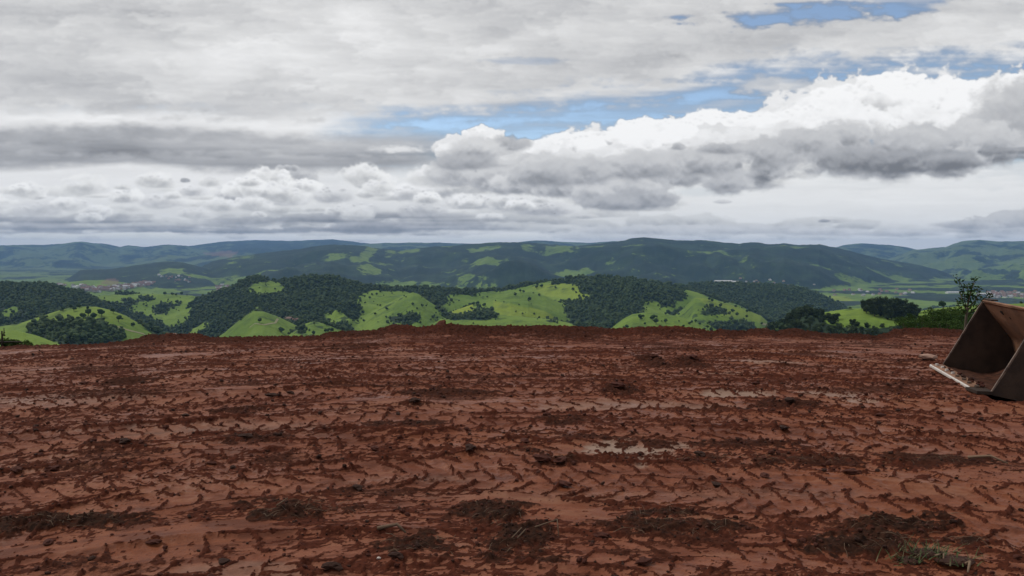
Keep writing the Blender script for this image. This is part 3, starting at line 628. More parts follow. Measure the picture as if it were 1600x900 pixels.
def mud(x, y, detail=True):
    """height, crumbly share, dark sod share, pale share at points of the platform"""
    x = np.asarray(x, np.float32); y = np.asarray(y, np.float32)
    wx = x+.10*fbm(x/1.3, y/1.3, 3, 601); wy = y+.10*fbm(x/1.3+7, y/1.3, 3, 603)
    rho = np.hypot(wx+.3, wy+2.0); arc = np.arctan2(wx+.3, wy+2.0)*9.0      # along and across the turning lorries
    z = .05*fbm(x/3.1, y/3.1, 3, 611)+.018*fbm(x/.8, y/.8, 3, 613)
    # rut lines pressed along the arcs
    rut = fbm(rho/.42, arc/3.0, 4, 621)
    z = z+.020*rut
    n1 = fbm(x/.30, y/.30, 5, 631, .6); n2 = billow(x/.16, y/.16, 4, 641, .55); n3 = fbm(x/1.6, y/1.6, 4, 651); n4 = fbm(rho/.25, arc/1.2, 4, 655)
    clump = fbm(x/.085, y/.085, 3, 661, .6)
    crumb = np.zeros_like(x); trk = np.zeros_like(x)
    # torn ridges, drawn out along the arcs
    torn = 1-np.abs(fbm(rho/.11+.5*n1, arc/.42+.4*n1, 4, 671, .55))*5.0
    torn = np.clip(torn, 0, 1)*ss(-.32, .12, n3+.5*n4)
    z = z+.010*torn*(.6+.8*clump); crumb = np.maximum(crumb, .9*ss(.30, .62, torn))
    torn2 = np.clip(1-np.abs(fbm(rho/.065+.5*n1+3, arc/.23+.5*n1, 3, 675, .55))*5.0, 0, 1)*ss(-.1, .25, n4+.5*n3+.3*n1)
    z = z+.007*torn2*(.6+.8*clump); crumb = np.maximum(crumb, .6*ss(.35, .7, torn2))
    for k, (cx, cy, R, hw, pitch, slope, ph, sh) in enumerate(TRACKS):
        d = np.hypot(wx-cx, wy-cy)-R-.07*perlin(arc/1.7, arc*0+k, 700+k)
        sel = np.abs(d) < hw+.14
        if not sel.any(): continue
        dd = d[sel]; s = np.arctan2(wx[sel]-cx, wy[sel]-cy)*R
        here = ss(-.62, -.22, perlin(s/3.6, s*0+k*3.3, 720+k)+.35*n3[sel]+(sh-.9)*.5)
        inn = ss(hw+.03, hw-.04, np.abs(dd))*here
        if sh >= 1.1:
            inn = np.maximum(inn, ss(hw+.03, hw-.04, np.abs(dd))*ss(-.9, -.5, perlin(s/3.6, s*0+k*3.3, 720+k))); tk = trk[sel]; tk = np.maximum(tk, inn); trk[sel] = tk
        else: trk[sel] = trk[sel]*(1-inn)
        zz = z[sel]; cc = crumb[sel]
        flat = zz*.55-.016+.010*n1[sel]+.005*clump[sel]
        side = np.where(dd > 0, .5, 0)
        jt = .9 if sh >= 1.1 else 1.35
        p = s/pitch+ph+side+np.abs(dd)/pitch*slope*(1+.5*perlin(s/1.1, s*0+k, 743))+jt*(.22*n1[sel]+.16*perlin(s/.35, dd/.2, 741))
        q = np.abs(p-np.floor(p)-.5)*pitch                  # metres from the middle of the bar
        wbar = .0115+.009*n1[sel]+.002*np.minimum(y[sel]/8, 1.6)
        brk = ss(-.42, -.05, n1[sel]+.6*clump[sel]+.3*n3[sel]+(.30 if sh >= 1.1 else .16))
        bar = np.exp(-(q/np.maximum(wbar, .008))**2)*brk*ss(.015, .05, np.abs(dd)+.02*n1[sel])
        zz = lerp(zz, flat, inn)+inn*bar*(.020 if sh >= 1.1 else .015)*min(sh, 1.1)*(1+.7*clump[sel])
        cc = lerp(cc, cc*(.35 if sh >= 1.1 else .75), inn); cc = np.maximum(cc, inn*ss(.22, .50, bar*(1+.7*n1[sel]+.6*clump[sel])))  # bar darkness: crumbly earth, with contact shade put into the colour
        lip = np.exp(-((np.abs(dd)-hw-.02+.03*n1[sel])/.020)**2)*here*ss(-.45, .05, n1[sel]+.4*n4[sel]+.4*clump[sel])
        zz = zz+lip*.014*(1+.9*clump[sel]); cc = np.maximum(cc, .80*ss(.35, .8, lip))
        z[sel] = zz; crumb[sel] = cc
    fleck = ss(.30, .43, clump+.50*n1+.25*n4-.22*trk)                # loose crumbs trodden into the smears
    z = z+.005*fleck; crumb = np.maximum(crumb, .8*fleck)
    # churned ground
    rough = ss(.10, .34, n3*.8+.45*n4+.25*fbm(x/4, y/4, 2, 681)-.10)
    rough = np.maximum(rough, ss(12.5, 15.5, y+1.2*n3+.9*fbm(x/2.2, y/1.0, 3, 683))*.75)
    rough = rough*.55*(1-.8*trk); z = z+rough*(.010*n2+.010*n1+.004); crumb = np.maximum(crumb, rough*ss(-.25, .30, n1+.3*n2+.15))
    spk = ss(.26, .38, fbm(x/.045, y/.075, 3, 695, .6)+.35*n1+.25*n4-.18*trk)   # finer crumbs still
    z = z+.003*spk; crumb = np.maximum(crumb, .55*spk)
    sod = np.zeros_like(x); pale = np.zeros_like(x)
    for px, py, w, h, lift in SODS:
        X0, Y0 = world_of(px, py); Ya = world_of(px, py+h)[1]; Yb = world_of(px, py-h)[1]
        ry = max((Yb-Ya)/2, .06); rx = w/F*Y0
        r = np.hypot((x-X0)/rx, (y-Y0)/ry)+1.9*n1+.9*n3+.9*clump+.5*n4
        a = ss(1.05, .50, r)*ss(-.45, .05, n1+.8*clump+.25)
        z = z+a*(lift*.5*(.45+.5*n2+.6*clump+.4*n1)); crumb = np.maximum(crumb, a); sod = np.maximum(sod, a*(.95 if py > 780 else .6))
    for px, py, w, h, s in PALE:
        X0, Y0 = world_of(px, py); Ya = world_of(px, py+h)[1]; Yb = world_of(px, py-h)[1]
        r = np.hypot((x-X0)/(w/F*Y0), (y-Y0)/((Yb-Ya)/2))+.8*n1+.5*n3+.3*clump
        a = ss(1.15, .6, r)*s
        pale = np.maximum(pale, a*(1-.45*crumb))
    z = lerp(z, z*.5-.02, ss(.3, .8, pale)*.7)
    # the ground falls away a little to the left and towards the edge
    z = z-.012*np.maximum(y-9, 0)**1.25-.018*np.maximum(-x-3, 0)*ss(6, 16, y)
    # pushed-up bank along the edge
    crest = np.interp(x*BERM_Y/np.maximum(y, 8), _skx, _skz)+.05*clump*.6+.03*n2
    bw = ss(14.4, BERM_Y, y+.5*fbm(x/1.1, y/3, 3, 691))
    bz = crest-.045*n1*0-np.maximum(y-BERM_Y, 0)*.42-.10*np.maximum(y-17.6, 0)
    prof = lerp(z, bz, np.where(y < BERM_Y, bw**1.25, 1))+bw*(.050*n2+.05*n1+.03*clump)*np.where(y > BERM_Y-.35, .5, 1)
    z = np.where(y > 13.8, prof, z)
    crumb = np.maximum(crumb, ss(.35, .85, bw+.35*n1)); sod = np.maximum(sod, .55*bw*ss(-.45, .15, n3))
    damp = ss(.12, .40, fbm(x/1.9, y/1.1, 4, 697)+.3*n4-.25*trk); sod = np.maximum(sod, .45*damp); crumb = np.maximum(crumb, .42*damp)
    bu = -.272*(x-5.95)-.962*(y-11.1); bv = .962*(x-5.95)-.272*(y-11.1)      # the heel of the bucket has sunk in
    pit = ss(-.12, .1, bu)*ss(2.75, 2.35, bu)*ss(.03, .22, bv)*ss(1.5, 1.1, bv); z = lerp(z, z*.3-.125, pit); crumb = np.maximum(crumb, ss(.3, .7, pit))
    return z, np.clip(crumb, 0, 1), np.clip(sod, 0, 1), np.clip(pale, 0, 1)

m_sc = 1.7
m = Nodes('red_mud'); P = m.pos()
cr, sd, pl, rt = m.attr('crumb'), m.attr('sod'), m.attr('pale'), m.attr('tone')
n_f = m.noise(26, 5, .65, P); n_m = m.noise(3.2, 5, .6, P); n_l = m.noise(.55, 4, .6, P)
clay = m.mix(m.ramp(n_m, .34, .66), (.152, .045, .022), (.225, .082, .046))
clay = m.mix(m.ramp(n_l, .40, .66, 0, .75), clay, (.190, .056, .020))
clay = m.mix(m.ramp(n_f, .42, .72, 0, .35), clay, (.105, .032, .019))
clay = m.mix(m.ramp(m.noise(70, 4, .7, P), .50, .66, 0, .6), clay, (.095, .032, .019)); clay = m.mix(m.ramp(m.noise(m_sc, 4, .6, m.scl(P, (.5, 1.6, 1))), .50, .68, 0, .45), clay, (.12, .040, .022))
clay = m.mix(m.ramp(rt, .52, .86, 0, .80), clay, (.095, .027, .0125)); clay = m.mix(m.ramp(rt, .42, .12, 0, .55), clay, (.235, .100, .056))
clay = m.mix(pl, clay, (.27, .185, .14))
earth = m.mix(m.ramp(n_f, .35, .65), (.044, .0128, .0075), (.088, .0255, .0145))
dark = m.mix(m.ramp(n_f, .35, .65), (.016, .008, .0055), (.042, .019, .012))
earth = m.mix(sd, earth, dark)
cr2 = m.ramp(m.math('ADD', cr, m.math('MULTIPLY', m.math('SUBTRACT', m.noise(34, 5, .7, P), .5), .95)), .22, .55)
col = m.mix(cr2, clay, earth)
wet = m.math('SUBTRACT', m.ramp(m.noise(1.1, 3, .5, P), .42, .62, .66, .40), m.math('MULTIPLY', pl, .14))
rough = m.math('ADD', m.math('MULTIPLY', m.math('SUBTRACT', .92, wet), cr2), wet)
bumpn = m.math('ADD', m.math('MULTIPLY', n_f, m.math('ADD', m.math('MULTIPLY', cr2, .8), .2)), m.math('MULTIPLY', m.noise(95, 3, .6, P), .35))
M_MUD = m.done(col, rough, m.bump(bumpn, .6, .02), m.math('SUBTRACT', .11, m.math('MULTIPLY', cr2, .06)))

def build_mud():
    # rows and columns grow coarser with distance; a wide skirt carries the platform on to the sides and behind
    y = [2.3]
    while y[-1] < 18.6: y.append(y[-1]+max(.0095, .0019*y[-1]**1.15 if y[-1] < 10 else .0027*y[-1]))
    y = np.array(y); 
    a = np.linspace(-1, 1, 980)
    Ym = np.repeat(y[:, None], len(a), 1); Xm = a[None, :]*(1.9+.72*Ym)
    rng = np.random.RandomState(3)
    Ym = Ym+(rng.rand(*Ym.shape)-.5)*.004; Xm = Xm+(rng.rand(*Xm.shape)-.5)*.003
    z, cr, sd, pl = mud(Xm, Ym)
    V = np.stack([Xm, Ym, z], -1).reshape(-1, 3)
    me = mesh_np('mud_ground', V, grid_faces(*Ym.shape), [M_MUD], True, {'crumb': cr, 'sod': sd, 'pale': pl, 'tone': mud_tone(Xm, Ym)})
    tag(link('mud_ground', me), 'graded red clay platform with crossing tyre tracks', kind='structure')
    print('mud', Ym.shape, len(me.polygons))
    # coarser platform around it
    xs = np.concatenate([np.linspace(-45, -18, 60, endpoint=False), np.linspace(-18, 18, 330), np.linspace(18, 45, 61)[1:]]); ys = np.concatenate([np.linspace(-30, -3, 60, endpoint=False), np.linspace(-3, 19, 190)])
    X2, Y2 = np.meshgrid(xs, ys)
    z2, cr2, sd2, pl2 = mud(X2, Y2)
    inside = (np.abs(X2) < (1.6+.72*Y2)) & (Y2 > 2.6) & (Y2 < 18.4)
    V2 = np.stack([X2, Y2, z2-.02], -1).reshape(-1, 3)
    f = grid_faces(*X2.shape); keep = ~inside.ravel()[f].all(1)
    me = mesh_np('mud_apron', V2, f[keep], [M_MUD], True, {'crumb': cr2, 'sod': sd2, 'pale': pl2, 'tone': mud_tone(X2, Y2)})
    tag(link('mud_ground_beyond', me), 'red clay platform beyond the tracks', kind='structure')
    return xs
build_mud()
def mud_z(x, y):
    z, c, s, p = mud(np.array([[x]], np.float32), np.array([[y]], np.float32)); return float(z[0, 0])
# ---------------------------------------------------------------- trees
def ico(sub=1):
    bm = bmesh.new(); bmesh.ops.create_icosphere(bm, subdivisions=sub, radius=1.0)
    v = np.array([x.co[:] for x in bm.verts]); f = np.array([[y.index for y in x.verts] for x in bm.faces]); bm.free()
    return v, f
ICO1, ICO2 = ico(1), ico(2)
def lump_crown(seed, clumps=5, base=ICO1, spread=.55, up=.55):
    """leafy crown about one unit in radius, standing on z = 0: ragged overlapping clumps"""
    r = np.random.RandomState(seed); V = []; Fc = []; n = 0
    for k in range(clumps):
        a = r.uniform(0, 6.28); q = spread*math.sqrt(r.uniform(.05, 1)) if k else 0
        c = np.array([math.cos(a)*q, math.sin(a)*q, .75+r.uniform(-.35, up)]); s = r.uniform(.38, .62) if k else .72
        v, f = base; jit = 1+r.uniform(-.24, .24, (len(v), 1))
        V.append(v*jit*s*np.array([1, 1, .82])+c); Fc.append(f+n); n += len(v)
    return np.concatenate(V), np.concatenate(Fc)
def leaf_cloud(seed, centres, per, size, radius, flat=.75):
    """many small leaf faces spread through clumps"""
    r = np.random.RandomState(seed); V = []; Fc = []; n = 0
    for c, rad in centres:
        for k in range(per):
            d = r.normal(size=3); d /= np.linalg.norm(d); p = np.array(c)+d*rad*radius*r.uniform(.45, 1.05)*np.array([1, 1, flat])
            a = r.normal(size=3)+d*.5; a /= np.linalg.norm(a); b = np.cross(a, r.normal(size=3)); b /= np.linalg.norm(b)
            s = size*r.uniform(.6, 1.3)
            V += [p-a*s, p+b*s*.45, p+a*s, p-b*s*.45]; Fc.append((n, n+1, n+2, n+3)); n += 4
    return np.array(V), np.array(Fc)
def tube(pts, radii, seg=6):
    V = []; Fc = []
    pts = [np.array(p, float) for p in pts]
    for i, p in enumerate(pts):
        d = pts[min(i+1, len(pts)-1)]-pts[max(i-1, 0)]; d /= np.linalg.norm(d)
        u = np.cross(d, [0, 0, 1] if abs(d[2]) < .9 else [1, 0, 0]); u /= np.linalg.norm(u); w = np.cross(d, u)
        for k in range(seg):
            a = 2*math.pi*k/seg; V.append(p+(u*math.cos(a)+w*math.sin(a))*radii[i])
    for i in range(len(pts)-1):
        for k in range(seg): Fc.append((i*seg+k, i*seg+(k+1) % seg, (i+1)*seg+(k+1) % seg, (i+1)*seg+k))
    c0 = len(V); V += [pts[0], pts[-1]]
    for k in range(seg):
        Fc.append((c0, (k+1) % seg, k, k)); b = (len(pts)-1)*seg; Fc.append((c0+1, b+k, b+(k+1) % seg, b+(k+1) % seg))
    return V, Fc
def bm_mesh(name, V, Fc, mats, smooth=False):
    me = bpy.data.meshes.new(name)
    me.from_pydata([tuple(v) for v in V], [], [tuple(dict.fromkeys(f)) for f in Fc]); 
    for m_ in mats: me.materials.append(m_)
    if smooth: me.polygons.foreach_set('use_smooth', [True]*len(me.polygons))
    me.update(); return me
def joined(parts):
    V = []; Fc = []
    for v, f in parts:
        n = len(V); V += list(v); Fc += [tuple(i+n for i in q) for q in f]
    return V, Fc
def foliage_mat(name, a, b, scale):
    m = Nodes(name); P = m.obj()
    c = m.mix(m.noise(scale, 3, .65, P), a, b)
    c = m.mix(m.rnd(), c, m.mix(.5, c, (b[0]*1.35, b[1]*1.12, b[2]*.8)))
    return m.done(c, .85, None, .08)
M_WOODS = foliage_mat('wood_leaves', (.028, .050, .027), (.062, .096, .044), 2.2)
M_LONE = foliage_mat('tree_leaves', (.012, .028, .012), (.034, .062, .022), 2.2)
M_BARK = (lambda m: m.done(m.mix(m.noise(8, 4, .6, m.obj()), (.05, .035, .025), (.12, .09, .07)), .9))(Nodes('bark'))

def grid_vals(A, t, Y):
    i = np.clip(np.searchsorted(TA, t)-1, 0, len(TA)-2); j = np.clip(np.searchsorted(YA, Y)-1, 0, len(YA)-2)
    a = (t-TA[i])/(TA[i+1]-TA[i]); b = (Y-YA[j])/(YA[j+1]-YA[j])
    return lerp(lerp(A[j, i], A[j, i+1], a), lerp(A[j+1, i], A[j+1, i+1], a), b)
ELEV = (TZ-CAM_Z)/YA[:, None]; RUNMAX = np.maximum.accumulate(np.where(YA[:, None] < 25, -9, ELEV), 0)
def build_forest():
    rng = np.random.RandomState(9); P = []
    for y0, y1, step in ((330, 900, 5.4), (900, 1500, 5.8), (1500, 2600, 6.8)):
        ys = np.arange(y0, y1, step)
        for y in ys:
            xs = np.arange(-.74*y, .74*y, step)
            P.append(np.stack([xs+rng.uniform(-.5, .5, len(xs))*step, y+rng.uniform(-.5, .5, len(xs))*step], 1))
    P = np.concatenate(P); t = P[:, 0]/P[:, 1]; Y = P[:, 1]
    f = grid_vals(TF, t, Y); z = grid_vals(TZ, t, Y); rm = grid_vals(RUNMAX, t, Y)
    thin = rng.rand(len(P))
    clus = fbm(P[:, 0]/75, P[:, 1]/75, 4, 553)+.5*fbm(P[:, 0]/22, P[:, 1]/22, 2, 557)
    bush = (f < .3) & (thin < .06*ss(.16, .40, clus)+.0008)
    ok = ((f > .22+.56*thin) | bush) & ((z+11-CAM_Z)/Y > rm-.0004)
    P, z, Y, bush, f = P[ok], z[ok], Y[ok], bush[ok], f[ok]
    s = np.clip(np.exp(rng.normal(1.08, .36, len(P))), 1.3, 6.5)*np.where(Y > 1500, 1.15, 1.0)
    s = np.where(bush, s*.50, s*(.72+.28*ss(.3, .8, f))); near = Y < 720; s = np.where(near, s*.8, s)
    print('wood trees', len(P))
    col = bpy.data.collections.new('wood_tree_kinds')
    for k in range(5):
        v, f = lump_crown(50+k, 4+k % 2, spread=.5)
        o = bpy.data.objects.new('wood_crown', mesh_np('wood_crown', v, f, [M_WOODS])); col.objects.link(o)
    q = ~near
    me = mesh_np('woodland', np.stack([P[q, 0], P[q, 1], (z-s*.15)[q]], 1), np.zeros((0, 3), np.int32), [M_WOODS], attrs={'size': s[q]})
    o = link('woodland', me); tag(o, 'dense dark woods covering the slopes and gullies of the near hills', kind='stuff')
    ng = bpy.data.node_groups.new('plant_trees', 'GeometryNodeTree')
    ng.interface.new_socket('Geometry', in_out='INPUT', socket_type='NodeSocketGeometry'); ng.interface.new_socket('Geometry', in_out='OUTPUT', socket_type='NodeSocketGeometry')
    gi = ng.nodes.new('NodeGroupInput'); go = ng.nodes.new('NodeGroupOutput')
    iop = ng.nodes.new('GeometryNodeInstanceOnPoints'); ci = ng.nodes.new('GeometryNodeCollectionInfo'); ci.inputs['Collection'].default_value = col
    ci.inputs['Separate Children'].default_value = True; ci.inputs['Reset Children'].default_value = True
    iop.inputs['Pick Instance'].default_value = True
    na = ng.nodes.new('GeometryNodeInputNamedAttribute'); na.data_type = 'FLOAT'; na.inputs['Name'].default_value = 'size'
    rv = ng.nodes.new('FunctionNodeRandomValue'); rv.data_type = 'FLOAT_VECTOR'; rv.inputs[0].default_value = (0, 0, 0); rv.inputs[1].default_value = (0.1, 0.1, 6.28)
    ng.links.new(gi.outputs[0], iop.inputs['Points']); ng.links.new(ci.outputs[0], iop.inputs['Instance'])
    ng.links.new(rv.outputs[0], iop.inputs['Rotation']); ng.links.new(na.outputs[0], iop.inputs['Scale']); ng.links.new(iop.outputs[0], go.inputs[0])
    md = o.modifiers.new('plant_trees', 'NODES'); md.node_group = ng
    # the nearest woods, on the knoll: leafier crowns
    col2 = bpy.data.collections.new('near_wood_tree_kinds')
    for k in range(4):
        r = np.random.RandomState(330+k)
        cs = [((0, 0, .8), .6)]+[((math.cos(a)*r.uniform(.3, .65), math.sin(a)*r.uniform(.3, .65), r.uniform(.4, 1.2)), r.uniform(.28, .46)) for a in r.uniform(0, 6.28, 9)]
        v, f = leaf_cloud(340+k, cs, 70, .12, 1.0); core, cf = lump_crown(350+k, 5, ICO1, .4, .35)
        col2.objects.link(bpy.data.objects.new('wood_crown', bm_mesh('wood_crown', np.concatenate([v, core*.72+np.array([0, 0, .15])]), [tuple(a) for a in f]+[tuple(i+len(v) for i in a) for a in cf], [M_NEARWOODS])))
    me = mesh_np('near_woodland', np.stack([P[near, 0], P[near, 1], (z-s*.15)[near]], 1), np.zeros((0, 3), np.int32), [M_NEARWOODS], attrs={'size': s[near]})
    o = link('near_woodland', me); tag(o, 'dark bushy woods round the foot of the near knoll', kind='stuff')
    ng2 = ng.copy(); ng2.name = 'plant_near_trees'
    for nd in ng2.nodes:
        if nd.type == 'COLLECTION_INFO': nd.inputs['Collection'].default_value = col2
    o.modifiers.new('plant_trees', 'NODES').node_group = ng2
    return ng
M_NEARWOODS = foliage_mat('near_wood_leaves', (.020, .036, .020), (.048, .074, .034), 2.2)
NG_TREES = build_forest()

ORDN = ['first', 'second', 'third', 'fourth', 'fifth', 'sixth', 'seventh', 'eighth', 'ninth', 'tenth', 'eleventh', 'twelfth', 'thirteenth', 'fourteenth', 'fifteenth', 'sixteenth', 'seventeenth', 'eighteenth', 'nineteenth', 'twentieth']
ORDN = ORDN+['twenty-'+o for o in ORDN[:9]]+['thirtieth']+['thirty-'+o for o in ORDN[:9]]+['fortieth']+['forty-'+o for o in ORDN[:9]]
LONE = []
for k in range(5):
    v, f = lump_crown(80+k, 6+k % 2, ICO1, spread=.55, up=.4)
    LONE.append(mesh_np('crown', v, f, [M_LONE]))
tv, tf = joined([tube([(0, 0, -.35), (.02, 0, .2), (0, .03, .8)], [.10, .075, .05], 6), tube([(0, 0, .2), (.25, .1, .6)], [.05, .02], 5), tube([(0, 0, .25), (-.2, .18, .65)], [.05, .02], 5)])
LONE_TRUNK = bm_mesh('trunk', tv, tf, [M_BARK])
_n_tree = [0]
def lone_tree(x, y, z, r, label, group, tall=1.0, name='pasture_tree'):
    k = _n_tree[0] = _n_tree[0]+1
    root = link(name, None, None, (x, y, z+.25*r), (0, 0, k*2.4), (r, r, r*tall)); tag(root, label, 'tree', group)
    link('crown', LONE[k % 5], root); link('trunk', LONE_TRUNK, root)
WHERE = {'hill_left': 'far left rounded pasture hill', 'low_left': 'far left low grass slope', 'slope_mid': 'slope below the left town', 'main_ridge': 'long middle ridge',
         'spur_a': 'smooth spur left of centre', 'spur_b': 'bright centre spur', 'spur_c': 'spur right of centre', 'pasture_c': 'hump left of centre', 'pasture_d': 'small hump by the gully',
         'pasture_e': 'low mound right of centre', 'wood_mid': 'dip behind the centre bank', 'forest_left': 'wooded hill at far left', 'knoll_right': 'right green knoll', 'forest_right': 'wooded hill on the right'}
def build_lone_trees():
    rng = np.random.RandomState(21); n = 0
    spots = [(570, 465), (578, 468), (567, 491), (586, 493), (622, 495), (475, 470), (740, 478), (746, 476), (738, 486), (744, 488), (750, 482), (756, 480), (762, 486), (768, 484), (735, 492), (747, 494), (840, 447), (846, 449), (838, 451), (895, 454), (905, 465), (912, 466), (130, 497), (138, 494), (159, 494), (146, 500), (185, 503), (1037, 463), (1108, 470), (1113, 472), (1167, 489), (1172, 488), (1180, 490), (1040, 505), (1020, 500), (1000, 500), (1025, 507), (805, 462), (827, 470), (813, 457), (530, 489), (405, 505), (440, 519), (300, 475), (270, 462), (222, 458), (275, 463), (284, 461), (258, 461), (246, 459), (232, 458), (1100, 459), (1125, 481), (1145, 488), (1152, 493)]
    cand = []
    for px, py in spots:
        h = hit(px, py, 330)
        if h and h[1] < 2900: cand.append((h, rng.uniform(3.0, 4.6)))
    tries = 0
    while len(cand) < 175 and tries < 9000:
        tries += 1
        px, py = rng.uniform(2, 1478), rng.uniform(436, 526)
        h = hit(px, py, 330)
        if not h or h[1] > 2500: continue
        t = h[0]/h[1]; f = float(grid_vals(TF, np.array([t]), np.array([h[1]]))[0])
        nn = float(fbm(np.array([h[0]/130.]), np.array([h[1]/130.]), 3, 551)[0])
        if f > .4 or nn < .02+rng.uniform(-.12, .22): continue
        cand.append((h, rng.uniform(1.4, 3.3)))
    seen = {}
    for h, r in cand:
        j = int(np.clip(np.searchsorted(YA, h[1]), 0, len(YA)-1)); i = int(np.clip(np.searchsorted(TA, h[0]/h[1]), 0, len(TA)-1))
        hn = HN[THID[j, i]] if THID[j, i] >= 0 else 'main_ridge'
        w = WHERE.get(hn, 'valley floor')
        q_ = rows_px(h[0], h[1], h[2]); seen.setdefault(w, []).append((q_[0], q_[1], h, r))
    for w, lst in seen.items():
        lst.sort(key=lambda c: c[1]); n3 = 1 if len(lst) < 12 else 2 if len(lst) < 30 else 3
        for b in range(n3):
            part = sorted(lst[len(lst)*b//n3:len(lst)*(b+1)//n3])
            for i, (a_, b_, h, r) in enumerate(part):
                where = '' if n3 == 1 else (('upper ', 'lower ') if n3 == 2 else ('upper ', 'middle ', 'lower '))[b]+'part of '
                lone_tree(*h, r, 'round dark tree on %s%s, %s from left' % (where, w, ORDN[i]), 'trees on the '+w)
build_lone_trees()

# the dark grove on the knoll: each tree on its own
GROVE_LEAF = foliage_mat('grove_leaves', (.013, .022, .012), (.032, .050, .022), 1.6)
GROVE = []
for k in range(4):
    r = np.random.RandomState(130+k)
    cs = [((0, 0, .95), .62)]+[((math.cos(a)*r.uniform(.3, .6), math.sin(a)*r.uniform(.3, .6), r.uniform(.45, 1.35)), r.uniform(.32, .5)) for a in r.uniform(0, 6.28, 8)]
    v, f = leaf_cloud(140+k, cs, 90, .105, 1.0)
    core, cf = lump_crown(150+k, 5, ICO1, .4, .4)
    V = np.concatenate([v, core*.82+np.array([0, 0, .12])]); 
    Fq = [tuple(q) for q in f]+[tuple(i+len(v) for i in q) for q in cf]
    GROVE.append(bm_mesh('crown', V, Fq, [GROVE_LEAF]))
def grove_tree(x, y, z, r, label, group, tall, k, name='grove_tree'):
    root = link(name, None, None, (x, y, z-.12*r), (0, 0, k*1.7), (r, r, r*tall)); tag(root, label, 'tree', group)
    link('crown', GROVE[k % 4], root); link('trunk', LONE_TRUNK, root)
def build_grove():
    rng = np.random.RandomState(33); k = 0
    top = [(1340, 479), (1350, 467), (1362, 464), (1380, 462), (1400, 462), (1412, 464), (1420, 470), (1428, 472), (1436, 480)]
    for row, (a, b, py, n) in enumerate(((1348, 1434, 485, 11), (1350, 1435, 489, 12), (1364, 1434, 494, 10), (1385, 1428, 499, 7))):
        for i in range(n):
            px = lerp(a, b, (i+.5)/n)+rng.uniform(-2, 2); h = hit(px, py+rng.uniform(-1, 1), 330)
            if not h or h[1] > 700: h = (t_of(px, py)*(530-row*12), 530-row*12, ground_at(t_of(px, py)*(530-row*12), 530-row*12))
            x, y, zg = h; top_py = poly(top, px)+(0, 3, 9, 16)[row]+rng.uniform(-1.5, 3); H = min(max(z_of(0, top_py, y)-zg, 4.0), 12.0); r = rng.uniform(3.0, 4.1)
            grove_tree(x, y, zg, r, 'dark tree of the round grove on the green knoll, %s row, %s from the left' % (('back', 'second', 'third', 'front')[row], ORDN[i]), 'trees of the dark round grove', H/(1.55*r), k); k += 1
    # darker trees down the left of the knoll and along its foot
    for i_, (px, py, r) in enumerate(sorted([(1402, 500, 2.4), (1408, 497, 3.0), (1300, 503, 4.0), (1306, 497, 3.2), (1332, 505, 2.6), (1338, 508, 2.4), (1355, 509, 2.2), (1418, 507, 2.4), (1292, 496, 3.0), (1283, 491, 3.0), (1272, 489, 3.4), (1262, 489, 3.0), (1250, 492, 3.4), (1240, 496, 3.2), (1232, 501, 3.4), (1224, 507, 3.2)])):
        h = hit(px, py+3, 330)
        if h and h[1] < 800: grove_tree(*h, r, 'dark bushy tree round the foot of the green knoll, %s from left' % ORDN[i_], 'trees round the foot of the green knoll', 1.0, k, 'hedge_tree'); k += 1
build_grove()

# leafy scrub growing up the bank behind the mud, right
SCRUB_LEAF = foliage_mat('scrub_leaves', (.020, .045, .014), (.050, .090, .026), 3.0)
SCRUB = []
for k in range(3):
    r = np.random.RandomState(230+k)
    cs = [((0, 0, .6), .6)]+[((math.cos(a)*r.uniform(.35, .75), math.sin(a)*r.uniform(.35, .75), r.uniform(.25, 1.0)), r.uniform(.28, .42)) for a in r.uniform(0, 6.28, 8)]
    v, f = leaf_cloud(240+k, cs, 85, .085, 1.0)
    SCRUB.append(bm_mesh('foliage', v, f, [SCRUB_LEAF]))
sv, sf = joined([tube([(0, 0, -.6), (.05*i, .04*i, .35), (.3*math.cos(i*2.1), .3*math.sin(i*2.1), .95)], [.035, .025, .01], 5) for i in range(4)])
SCRUB_STEM = bm_mesh('stem', sv, sf, [M_BARK])
def build_scrub():
    rng = np.random.RandomState(41)
    tops = [(1418, 502), (1426, 493), (1436, 489), (1446, 485), (1455, 481), (1462, 477), (1470, 478), (1478, 479), (1486, 478), (1494, 479), (1503, 480), (1512, 480), (1522, 481), (1530, 482), (1545, 482), (1565, 482), (1590, 482)]
    k = 0
    for y, dy, step in ((44, 0, 1), (36, 9, 1), (29, 18, 1)):
        for ox_, py in tops[::step]:
            px = ox_+rng.uniform(-4, 4); x = t_of(px, py)*y; ztop = z_of(0, py+dy+rng.uniform(-1, 3), y)
            zg = min(ztop-.7, -1.6); r = rng.uniform(.38, .55)*y/36
            h = 1.5
            root = link('shrub', None, None, (x, y+rng.uniform(-2, 2), ztop-1.35*r), (0, 0, k*2.1), (r, r, r)); tag(root, 'leafy green shrub on the bank behind the bucket, %s row, %s from the left' % ({44: 'back', 36: 'middle', 29: 'front'}[y], ORDN[tops.index((ox_, py))]), 'shrub', 'shrubs of the green bank')
            link('foliage', SCRUB[k % 3], root); link('stem', SCRUB_STEM, root); k += 1
build_scrub()
